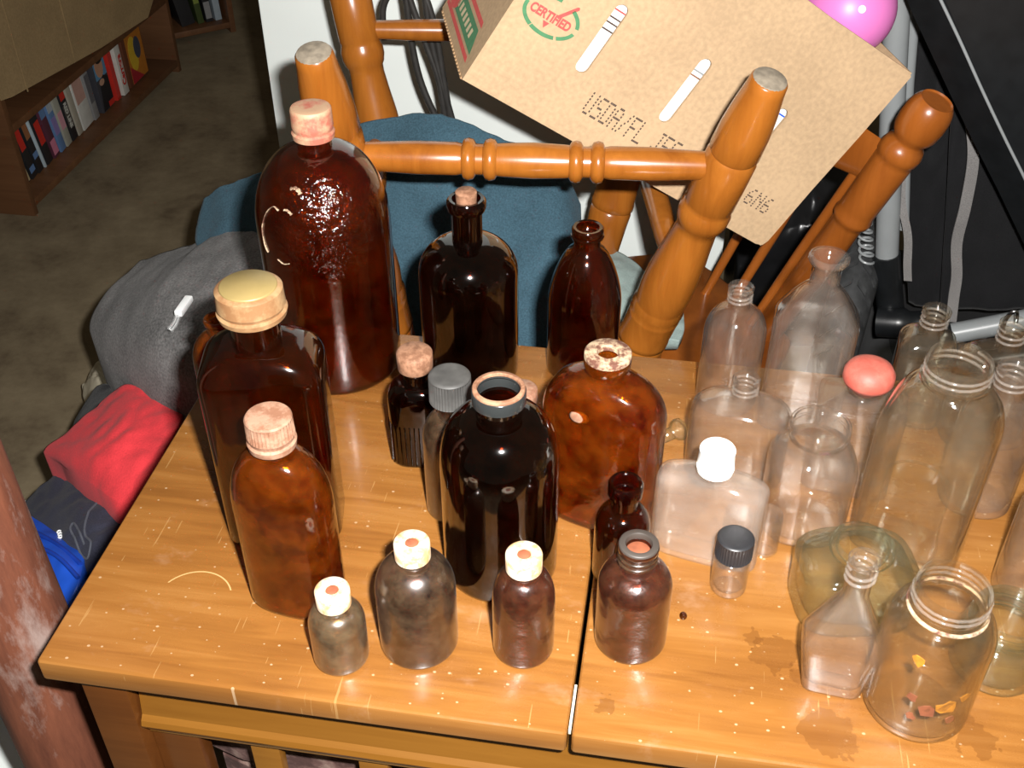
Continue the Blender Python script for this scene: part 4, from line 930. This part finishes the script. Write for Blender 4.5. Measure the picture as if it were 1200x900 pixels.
disc_o = turned('tube_collar', sr((0.925, 1.10, 0.393)), sr((0.945, 1.10, 0.4007)), [(0, 0.019), (0.1, 0.021), (0.9, 0.021), (1, 0.019)], M['blackplastic'], ST, 20)
# coil spring beside the tube
pts = []
for i in range(16*9+1):
    a = 2*math.pi*i/12; t = i/(16*9); c = Vector((0.752, 1.14, 0.67)).lerp(Vector((0.792, 1.14, 0.50)), t)
    pts.append(sr(c+Vector((0.011*math.cos(a), 0.011*math.sin(a), 0))))
tube('spring', pts, 0.0022, M['tube'], ST, 6, 1)
# wheel: tyre ring with tread blocks, rim and hub
wc = Vector((0.792, 1.245, 0.262)); wx = Vector((0.22, 1.0, 0)).normalized(); wz = Vector((0.06, 0, 1)).normalized(); wn = wx.cross(wz).normalized()
R1, r1 = 0.222, 0.037; seg1, seg2 = 56, 16; vs, fs = [], []
for i in range(seg1):
    a = 2*math.pi*i/seg1; d = wx*math.cos(a)+wz*math.sin(a)
    for k in range(seg2):
        q = 2*math.pi*k/seg2; vs.append(sr(wc+d*(R1+r1*math.cos(q))+wn*(r1*math.sin(q))))
for i in range(seg1):
    for k in range(seg2): fs.append((i*seg2+k, ((i+1) % seg1)*seg2+k, ((i+1) % seg1)*seg2+(k+1) % seg2, i*seg2+(k+1) % seg2))
WH = mesh_obj('tyre', vs, fs, M['tyre'], ST)
vs, fs = [], []
for i in range(44):
    a = 2*math.pi*i/44
    for sgn in (-1, 1):
        pr_ = []
        for t in (0.0, 0.5, 1.0):
            q = sgn*(0.12+0.85*t); aa = a+0.10*t-(0.0 if sgn > 0 else 0.0)
            for da in (-0.018, 0.018):
                d = wx*math.cos(aa+da)+wz*math.sin(aa+da)
                for rr in (r1-0.001, r1+0.0028): pr_.append(sr(wc+d*(R1+rr*math.cos(q))+wn*(rr*math.sin(q))))
        i0 = len(vs); vs += pr_
        for t in (0, 1):
            o0 = i0+4*t
            fs += [(o0+1, o0+3, o0+7, o0+5), (o0, o0+1, o0+5, o0+4), (o0+3, o0+2, o0+6, o0+7)]
        fs += [(i0, i0+2, i0+3, i0+1), (i0+8, i0+9, i0+11, i0+10)]
o = mesh_obj('tread', vs, fs, M['tyre'], WH, False); o['kind'] = 'stuff'
turned('rim', sr(wc-wn*0.012), sr(wc+wn*0.012), [(0, 0.18), (0.2, 0.188), (0.8, 0.188), (1, 0.18)], M['blackplastic'], ST, 40)
turned('hub', sr(wc-wn*0.04), sr(wc+wn*0.04), [(0, 0.02), (0.1, 0.028), (0.9, 0.028), (1, 0.02)], M['tube'], ST, 24)
# black fabric seat and side, grey webbing edges
def sheet(name, rows, mat, amp=0.006, fsc=14, seed=0.0, thick=0.006, nu=40, nv=40):
    """upright cloth panel: rows of control points; displaced along y"""
    A_ = np.array(rows, float); ny, nx = A_.shape[:2]; vs = []
    def cr(P, t):
        n = len(P); i = min(int(t), n-2); u = t-i
        a, b_, c, d = P[max(0, i-1)], P[i], P[i+1], P[min(n-1, i+2)]
        return 0.5*((2*b_)+(c-a)*u+(2*a-5*b_+4*c-d)*u*u+(3*b_-a-3*c+d)*u**3)
    for s in (0, thick):
        for j in range(nv):
            R_ = np.array([cr(A_[:, k], j/(nv-1)*(ny-1)) for k in range(nx)])
            for i in range(nu):
                p = cr(R_, i/(nu-1)*(nx-1)); q = Vector((p[0]*fsc*1.8+seed, p[2]*fsc*0.5, seed))
                vs.append(sr((p[0], p[1]+s+amp*(noise.noise(q)+abs(noise.noise(q*1.9))), p[2])))
    fs = []; n = nu*nv
    for j in range(nv-1):
        for i in range(nu-1):
            a = j*nu+i; fs += [(a, a+1, a+nu+1, a+nu), (a+n, a+nu+n, a+nu+1+n, a+1+n)]
    border = list(range(nu))+[j*nu+nu-1 for j in range(1, nv)]+[(nv-1)*nu+i for i in range(nu-2, -1, -1)]+[j*nu for j in range(nv-2, 0, -1)]
    for q in range(len(border)):
        a, b_ = border[q], border[(q+1) % len(border)]; fs.append((a, a+n, b_+n, b_))
    return mesh_obj(name, vs, fs, mat, ST)
sheet('seat_fabric', [[(0.845, 1.17, 1.05), (1.0, 1.16, 1.06), (1.25, 1.14, 1.07)], [(0.862, 1.15, 0.80), (1.02, 1.14, 0.80), (1.25, 1.12, 0.80)], [(0.895, 1.14, 0.60), (1.04, 1.135, 0.60), (1.25, 1.12, 0.60)], [(0.925, 1.13, 0.42), (1.05, 1.13, 0.44), (1.25, 1.12, 0.47)]], M['nylon'], 0.008, 9, 2.0)
sheet('side_fabric', [[(0.805, 1.22, 0.90), (0.85, 1.21, 0.90), (0.90, 1.19, 0.90)], [(0.825, 1.21, 0.72), (0.87, 1.19, 0.72), (0.915, 1.17, 0.72)], [(0.852, 1.20, 0.55), (0.89, 1.18, 0.55), (0.925, 1.16, 0.55)], [(0.885, 1.19, 0.40), (0.91, 1.17, 0.40), (0.945, 1.15, 0.40)]], M['nylon'], 0.010, 12, 5.0)
sheet('lining', [[(0.775, 1.26, 0.98), (0.80, 1.25, 0.98), (0.84, 1.24, 0.98)], [(0.79, 1.25, 0.88), (0.815, 1.24, 0.88), (0.85, 1.23, 0.88)], [(0.80, 1.25, 0.80), (0.825, 1.24, 0.795), (0.855, 1.23, 0.81)]], M['piping'], 0.004, 10, 1.0)
def webbing(pts, w_):
    P = smooth_path(pts, 8); rs = []
    for p in P: rs.append([sr(p+Vector((-w_, 0, 0))), sr(p+Vector((w_, 0, 0))), sr(p+Vector((w_, 0.004, 0))), sr(p+Vector((-w_, 0.004, 0)))])
    v, f = loft(rs); return mesh_obj('webbing', v, f, M['piping'], ST, False)
webbing([(0.862, 1.125, 0.85), (0.879, 1.12, 0.793), (0.905, 1.115, 0.713), (0.914, 1.115, 0.63), (0.918, 1.12, 0.56), (0.932, 1.12, 0.50), (0.937, 1.12, 0.46), (0.944, 1.12, 0.41)], 0.0085)
webbing([(0.818, 1.16, 0.66), (0.826, 1.15, 0.61), (0.846, 1.14, 0.555), (0.857, 1.14, 0.50), (0.864, 1.14, 0.47)], 0.0065)
# moulded tray arm in front
rs = []
for (x, z) in ((0.755, 1.02), (0.788, 0.968), (0.818, 0.924), (0.860, 0.862), (0.909, 0.792), (0.958, 0.724), (1.03, 0.62)):
    d = Vector((0.70, 0, 0.71))
    c = Vector((x, 1.0, z)); rs.append([sr(c+Vector((-0.030, 0.03, -0.022))), sr(c), sr(c+Vector((0.004, -0.002, 0.003))), sr(c+Vector((0.16, 0.0, 0.12))), sr(c+Vector((0.17, 0.05, 0.13))), sr(c+Vector((-0.020, 0.07, -0.020)))])
v, f = loft(rs); mesh_obj('tray_arm', v, f, M['blackplastic'], ST, False)
tube('tray_edge', sp_([(0.778, 0.999, 0.983), (0.818, 0.998, 0.926), (0.860, 0.998, 0.864), (0.909, 0.998, 0.794), (0.958, 0.998, 0.726), (1.03, 0.998, 0.622)]), 0.0022, M['tube'], ST, 8, 4)
tube('wire_hook', sp_([(1.013, 1.06, 0.40), (1.003, 1.05, 0.46), (1.004, 1.04, 0.488), (1.012, 1.04, 0.492), (1.018, 1.045, 0.47)]), 0.0032, M['metal'], ST, 8, 5)
box('footrest', sr((0.86, 1.12, 0.06)), sr((1.25, 1.5, 0.33)), M['nylon'], ST, 0.03)
for (x, y) in ((0.95, 1.12), (1.2, 1.12), (1.2, 1.48), (0.95, 1.48)): tube('foot', sp_([(x, y, 0.0), (x, y, 0.09)]), 0.018, M['blackplastic'], ST, 12, 1)

# dark clutter right of the cabinet
RUB = [[(0.62, 1.98, 0.22), (0.74, 2.00, 0.30), (0.90, 1.98, 0.22)], [(0.61, 1.78, 0.32), (0.74, 1.78, 0.44), (0.91, 1.78, 0.34)], [(0.62, 1.60, 0.20), (0.74, 1.58, 0.30), (0.90, 1.60, 0.20)]]
tag(cloth('bin_bag', RUB, M['bagblack'], 40, 40, 0.03, 12.0, 0.0, None, None, 0.03, 7.7), 'black plastic bin bag on the floor behind the spindle chair', 'bag')
tag(cloth('grey_bag', [[(0.595, 1.30, 0.22), (0.63, 1.31, 0.25), (0.665, 1.30, 0.22)], [(0.595, 1.27, 0.25), (0.63, 1.26, 0.30), (0.665, 1.27, 0.25)], [(0.60, 1.24, 0.18), (0.63, 1.235, 0.22), (0.66, 1.24, 0.18)]], plain('grey_plastic', (0.35, 0.34, 0.34), 0.4), 20, 20, 0.008, 20, 0.0, None, None, 0.05, 3.3), 'small grey plastic bag beside the white cabinet foot', 'bag')

# ------------------------------------------------------------------ bookcases with cassettes
def bookcase(name, loc, rz, w_, d_, hs, H, label):
    """local: x along the front (0..w), y back (0..d), front at y = 0"""
    r = tag(empty(name, loc, rz), label, 'bookcase'); th = 0.02
    box('side_panel', (0, 0, 0), (th, d_, H), M['shelf'], r, 0.0015); box('side_panel', (w_-th, 0, 0), (w_, d_, H), M['shelf'], r, 0.0015)
    box('back_panel', (th, d_-0.008, 0.0), (w_-th, d_, H), M['shelf'], r)
    for z in hs: box('shelf_board', (th, 0, z), (w_-th, d_-0.008, z+th), M['shelf'], r, 0.0015)
    return r
# the long one faces +X: local x -> world -Y ... use rotation so that front looks to +X
K1 = bookcase('bookcase', (-1.205, 1.872, 0), math.pi/2, 1.0, 0.26, (0.022, 0.232, 0.52), 0.54, 'low wooden bookcase holding a row of video cassettes on its bottom shelf')
K2 = bookcase('bookcase', (-1.345, 0.95, 0), math.pi/2, 0.90, 0.26, (0.03, 0.26, 0.52), 0.54, 'bare wooden bookcase set back beside the cassette bookcase')
K3 = bookcase('bookcase', (-1.147-0.42*0.7496, 3.237-0.42*0.6619, 0), 0.7234, 0.42, 0.24, (0.018, 0.30, 0.58), 0.60, 'small wooden bookcase standing at an angle beyond the long one')
pal = {}
def cmat(c):
    k = tuple(round(q, 3) for q in c)
    if k not in pal: pal[k] = flat('case_colour', c, 0.4)
    return pal[k]
def cassette(parent_xform, x, y, z, w_, d_, h, lean, c, label, stripes=(), name='video_cassette', group='video cassettes on the bottom shelf', cover=None, yaw=0.0):
    r = tag(empty(name), label, 'cassette', group)
    r.matrix_world = parent_xform @ Matrix.Translation((x, y, z)) @ Matrix.Rotation(yaw, 4, 'Z') @ Matrix.Rotation(-lean, 4, 'Y')
    box('case', (0, 0, 0), (w_, d_, h), cmat(c), r, 0.0012)
    for (v0, v1, cc) in stripes: box('spine_label', (w_*0.08, -0.0006, h*v0), (w_*0.92, 0.0004, h*v1), cmat(cc), r)
    if cover:
        for (y0, y1, v0, v1, cc) in cover: box('cover_print', (w_-0.0003, d_*y0, h*v0), (w_+0.0005, d_*y1, h*v1), cmat(cc), r)
    return r
def wm(o_loc, rz): return Matrix.Translation(o_loc) @ Matrix.Rotation(rz, 4, 'Z')
X1 = wm((-1.205, 1.872, 0), math.pi/2); zb = 0.0425
black, redc, whit, blu, gry, tan = (0.02, 0.02, 0.022), (0.55, 0.03, 0.02), (0.55, 0.55, 0.5), (0.12, 0.22, 0.42), (0.25, 0.25, 0.25), (0.45, 0.36, 0.2)
row = [ # x, thickness, lean, colour, stripes, label
 (0.062, 0.012, 0.2, (0.06, 0.02, 0.015), ((0.1, 0.3, whit),), 'thin dark brown cassette case lying against the side panel of the bookcase'),
 (0.080, 0.028, 0.20, black, ((0.02, 0.62, tan), (0.30, 0.60, redc)), 'black cassette with a cream and red spine label at the row start'),
 (0.118, 0.028, 0.18, black, ((0.5, 0.85, redc), (0.1, 0.2, blu)), 'black cassette with a red block high on its spine'),
 (0.155, 0.026, 0.17, black, ((0.25, 0.35, blu), (0.6, 0.9, (0.3, 0.12, 0.05))), 'black cassette with a small blue spine mark'),
 (0.190, 0.007, 0.17, (0.45, 0.55, 0.6), (), 'very thin pale blue case between black cassettes'),
 (0.205, 0.030, 0.16, black, ((0.35, 0.75, redc),), 'black cassette with a red band mid spine right of the pale thin case'),
 (0.245, 0.030, 0.15, (0.10, 0.03, 0.05), ((0.7, 0.95, blu), (0.05, 0.3, (0.6, 0.2, 0.3))), 'maroon cassette with pink foot and blue top label'),
 (0.284, 0.028, 0.14, blu, ((0.3, 0.6, (0.25, 0.2, 0.45)), (0.7, 0.95, (0.4, 0.45, 0.5))), 'blue cassette with violet print on its spine'),
 (0.320, 0.028, 0.13, (0.36, 0.36, 0.30), ((0.3, 0.6, (0.6, 0.3, 0.35)),), 'pale grey cassette with a pink patch on its spine'),
 (0.356, 0.030, 0.12, black, ((0.72, 0.9, redc), (0.25, 0.62, (0.10, 0.09, 0.08))), 'black cassette with white lettering down its spine'),
 (0.392, 0.026, 0.10, (0.40, 0.37, 0.30), (), 'plain cream cassette beside the lettered black one'),
 (0.425, 0.062, 0.10, (0.58, 0.58, 0.54), ((0.45, 0.85, (0.5, 0.3, 0.25)),), 'thick white cassette box with faded red spine print'),
 (0.498, 0.028, 0.09, gry, ((0.3, 0.8, (0.12, 0.12, 0.13)),), 'grey cassette leaning against the portrait box'),
]
for k, (x, th, lean, c, st, lab) in enumerate(row):
    r = cassette(X1, x, 0.055, zb+0.0005, th, 0.105, 0.176, lean, c, lab, st)
    if k == 9:
        me = text_mesh('RED LINE', 0.019); me.materials.append(cmat(whit)); o = bpy.data.objects.new('spine_lettering', me); COL.objects.link(o); o.parent = r
        o.matrix_local = Matrix.Translation((0.008, -0.001, 0.118)) @ Matrix(((1, 0, 0), (0, 0, -1), (0, 1, 0))).to_4x4() @ Matrix.Rotation(-math.pi/2, 4, 'Z')
# portrait cover box, facing out
r = cassette(X1, 0.548, 0.052, zb+0.0005, 0.075, 0.03, 0.184, 0.05, (0.05, 0.05, 0.06), 'cassette box with a dark-haired portrait on its cover', (), 'video_cassette')
def cover_poly(r, pts, c, y=-0.0008):
    vs = [(p[0], y, p[1]) for p in pts]+[(p[0], y+0.0006, p[1]) for p in pts]; n = len(pts)
    mesh_obj('cover_print', vs, [tuple(range(n)), tuple(reversed(range(n, 2*n)))]+[(i, (i+1) % n, n+(i+1) % n, n+i) for i in range(n)], cmat(c), r, False)
ell = lambda cx, cy, a, b_: [(cx+a*math.cos(q), cy+b_*math.sin(q)) for q in [2*math.pi*i/16 for i in range(16)]]
cover_poly(r, [(0.004, 0.1), (0.072, 0.1), (0.072, 0.181), (0.004, 0.181)], (0.12, 0.28, 0.45)); cover_poly(r, ell(0.034, 0.135, 0.024, 0.034), (0.50, 0.27, 0.17), -0.0014); cover_poly(r, ell(0.042, 0.160, 0.024, 0.018), (0.02, 0.015, 0.012), -0.0018)
cover_poly(r, [(0.004, 0.003), (0.072, 0.003), (0.072, 0.09), (0.045, 0.105), (0.02, 0.09)], (0.015, 0.015, 0.018), -0.0012); cover_poly(r, ell(0.03, 0.088, 0.015, 0.01), (0.5, 0.29, 0.2), -0.0018); cover_poly(r, [(0.04, 0.003), (0.072, 0.003), (0.072, 0.02), (0.04, 0.02)], redc, -0.0016)
r = cassette(X1, 0.640, 0.050, zb+0.0005, 0.026, 0.10, 0.182, 0.05, redc, 'red cassette with white spine edge beside the portrait box', ((0.05, 0.95, (0.6, 0.05, 0.04)),))
r = cassette(X1, 0.680, 0.046, zb+0.0005, 0.034, 0.10, 0.184, 0.04, (0.62, 0.60, 0.55), 'white-spined cassette box with red script lettering', ())
me = text_mesh('Carrera', 0.030); me.materials.append(cmat(redc)); o = bpy.data.objects.new('spine_lettering', me); COL.objects.link(o); o.parent = r
o.matrix_local = Matrix.Translation((0.027, -0.001, 0.03)) @ Matrix(((1, 0, 0), (0, 0, -1), (0, 1, 0))).to_4x4() @ Matrix.Rotation(math.pi/2, 4, 'Z')
r = cassette(X1, 0.735, 0.050, zb+0.0005, 0.135, 0.045, 0.175, 0.02, (0.12, 0.04, 0.02), 'orange and yellow cassette box facing outwards at the row end', ())
cover_poly(r, [(0.022, 0.004), (0.131, 0.004), (0.131, 0.171), (0.022, 0.171)], (0.45, 0.16, 0.02)); cover_poly(r, ell(0.06, 0.09, 0.03, 0.055), (0.60, 0.40, 0.03), -0.0013); cover_poly(r, ell(0.09, 0.10, 0.022, 0.035), (0.05, 0.06, 0.09), -0.0018); cover_poly(r, [(0.022, 0.004), (0.10, 0.004), (0.05, 0.04), (0.022, 0.06)], (0.35, 0.02, 0.03), -0.0016)
# cases behind and on the upper shelf
cassette(X1, 0.72, 0.155, zb+0.0005, 0.10, 0.03, 0.185, 0.0, (0.25, 0.28, 0.38), 'blue-grey cassette box standing behind the orange one', ((0.5, 0.95, (0.4, 0.35, 0.4)),), 'video_cassette')
for k in range(7):
    cassette(X1, 0.07+k*0.062, 0.10, 0.2525, 0.03, 0.11, 0.11+0.015*(k % 3), 0.1, [black, (0.03, 0.03, 0.04), black, (0.05, 0.02, 0.02), black, (0.02, 0.03, 0.03), black][k],
             ['black case with white tag on the upper shelf end', 'dark slate case second on the upper shelf', 'black case with blue tag on the upper shelf', 'dark maroon case on the upper shelf', 'black case with grey tag on the upper shelf', 'dark green case on the upper shelf', 'black case with red tag on the upper shelf'][k], ((0.05, 0.3, [whit, tan, blu, redc, gry, (0.05, 0.1, 0.06), redc][k]),), 'video_cassette', 'cases on the upper shelf')
r = cassette(X1, 0.66, 0.03, 0.2525, 0.17, 0.16, 0.03, 0.0, (0.06, 0.02, 0.015), 'flat dark box with reddish lid lying on the upper shelf', (), 'video_box', 'cases on the upper shelf')
# angled bookcase contents
X3 = wm((-1.147-0.42*0.7496, 3.237-0.42*0.6619, 0), 0.7234)
for (x, th, lean, c, st, lab) in ((0.150, 0.03, 0.29, (0.45, 0.30, 0.03), ((0.05, 0.35, redc), (0.4, 0.6, black)), 'yellow and red book leaning in the angled bookcase'),
                                  (0.195, 0.014, 0.30, (0.42, 0.13, 0.04), (), 'thin orange book leaning in the angled bookcase'),
                                  (0.240, 0.05, 0.16, black, (), 'thick black book in the angled bookcase'),
                                  (0.300, 0.022, 0.09, (0.05, 0.07, 0.02), ((0.3, 0.7, (0.2, 0.25, 0.05)),), 'dark green-lettered book in the angled bookcase'),
                                  (0.330, 0.026, 0.06, black, ((0.4, 0.95, (0.45, 0.2, 0.18)), (0.05, 0.3, gry)), 'black book with pink spine label in the angled bookcase'),
                                  (0.364, 0.024, 0.04, (0.32, 0.38, 0.42), ((0.5, 0.8, (0.5, 0.25, 0.2)),), 'pale blue-grey book at the end of the angled bookcase')):
    o = cassette(X3, x, 0.04, 0.0385, th, 0.13, 0.24, lean, c, lab, st, 'paperback_book', 'books in the angled bookcase'); o['category'] = 'book'

# old carton on the bookcase with its flap hanging down
CB = tag(empty('carton', (-1.33, 2.25, 0.54)), 'large dull brown carton on the bookcase with its front flap hanging down', 'box')
box('side', (-0.12, -0.375, 0.0), (-0.115, 0.48, 0.35), M['boarddim'], CB); box('side', (0.115, -0.375, 0.0), (0.12, 0.48, 0.35), M['boarddim'], CB)
box('end', (-0.115, -0.375, 0.0), (0.115, -0.37, 0.35), M['boarddim'], CB); box('end', (-0.115, 0.475, 0.0), (0.115, 0.48, 0.35), M['boarddim'], CB)
box('bottom', (-0.115, -0.37, 0.0), (0.115, 0.475, 0.005), M['boarddim'], CB)
fx = 0.132
L = [(-0.375, 0.35), (-0.375, -0.215), (-0.33, -0.225), (-0.04, -0.255), (0.12, -0.27), (0.42, -0.288), (0.48, -0.25), (0.48, 0.35)]
vs = [(fx+0.012*math.sin(3*y), y, z) for y, z in L]+[(fx+0.005+0.012*math.sin(3*y), y, z) for y, z in L]; n = len(L)
mesh_obj('hanging_flap', vs, [tuple(range(n)), tuple(reversed(range(n, 2*n)))]+[(i, (i+1) % n, n+(i+1) % n, n+i) for i in range(n)], M['boarddim'], CB, False)
for y in (-0.26, -0.02): box('crease', (fx+0.0045+0.012*math.sin(3*y), y-0.002, -0.24), (fx+0.0065+0.012*math.sin(3*y), y+0.002, 0.34), M['boarddim'], CB)
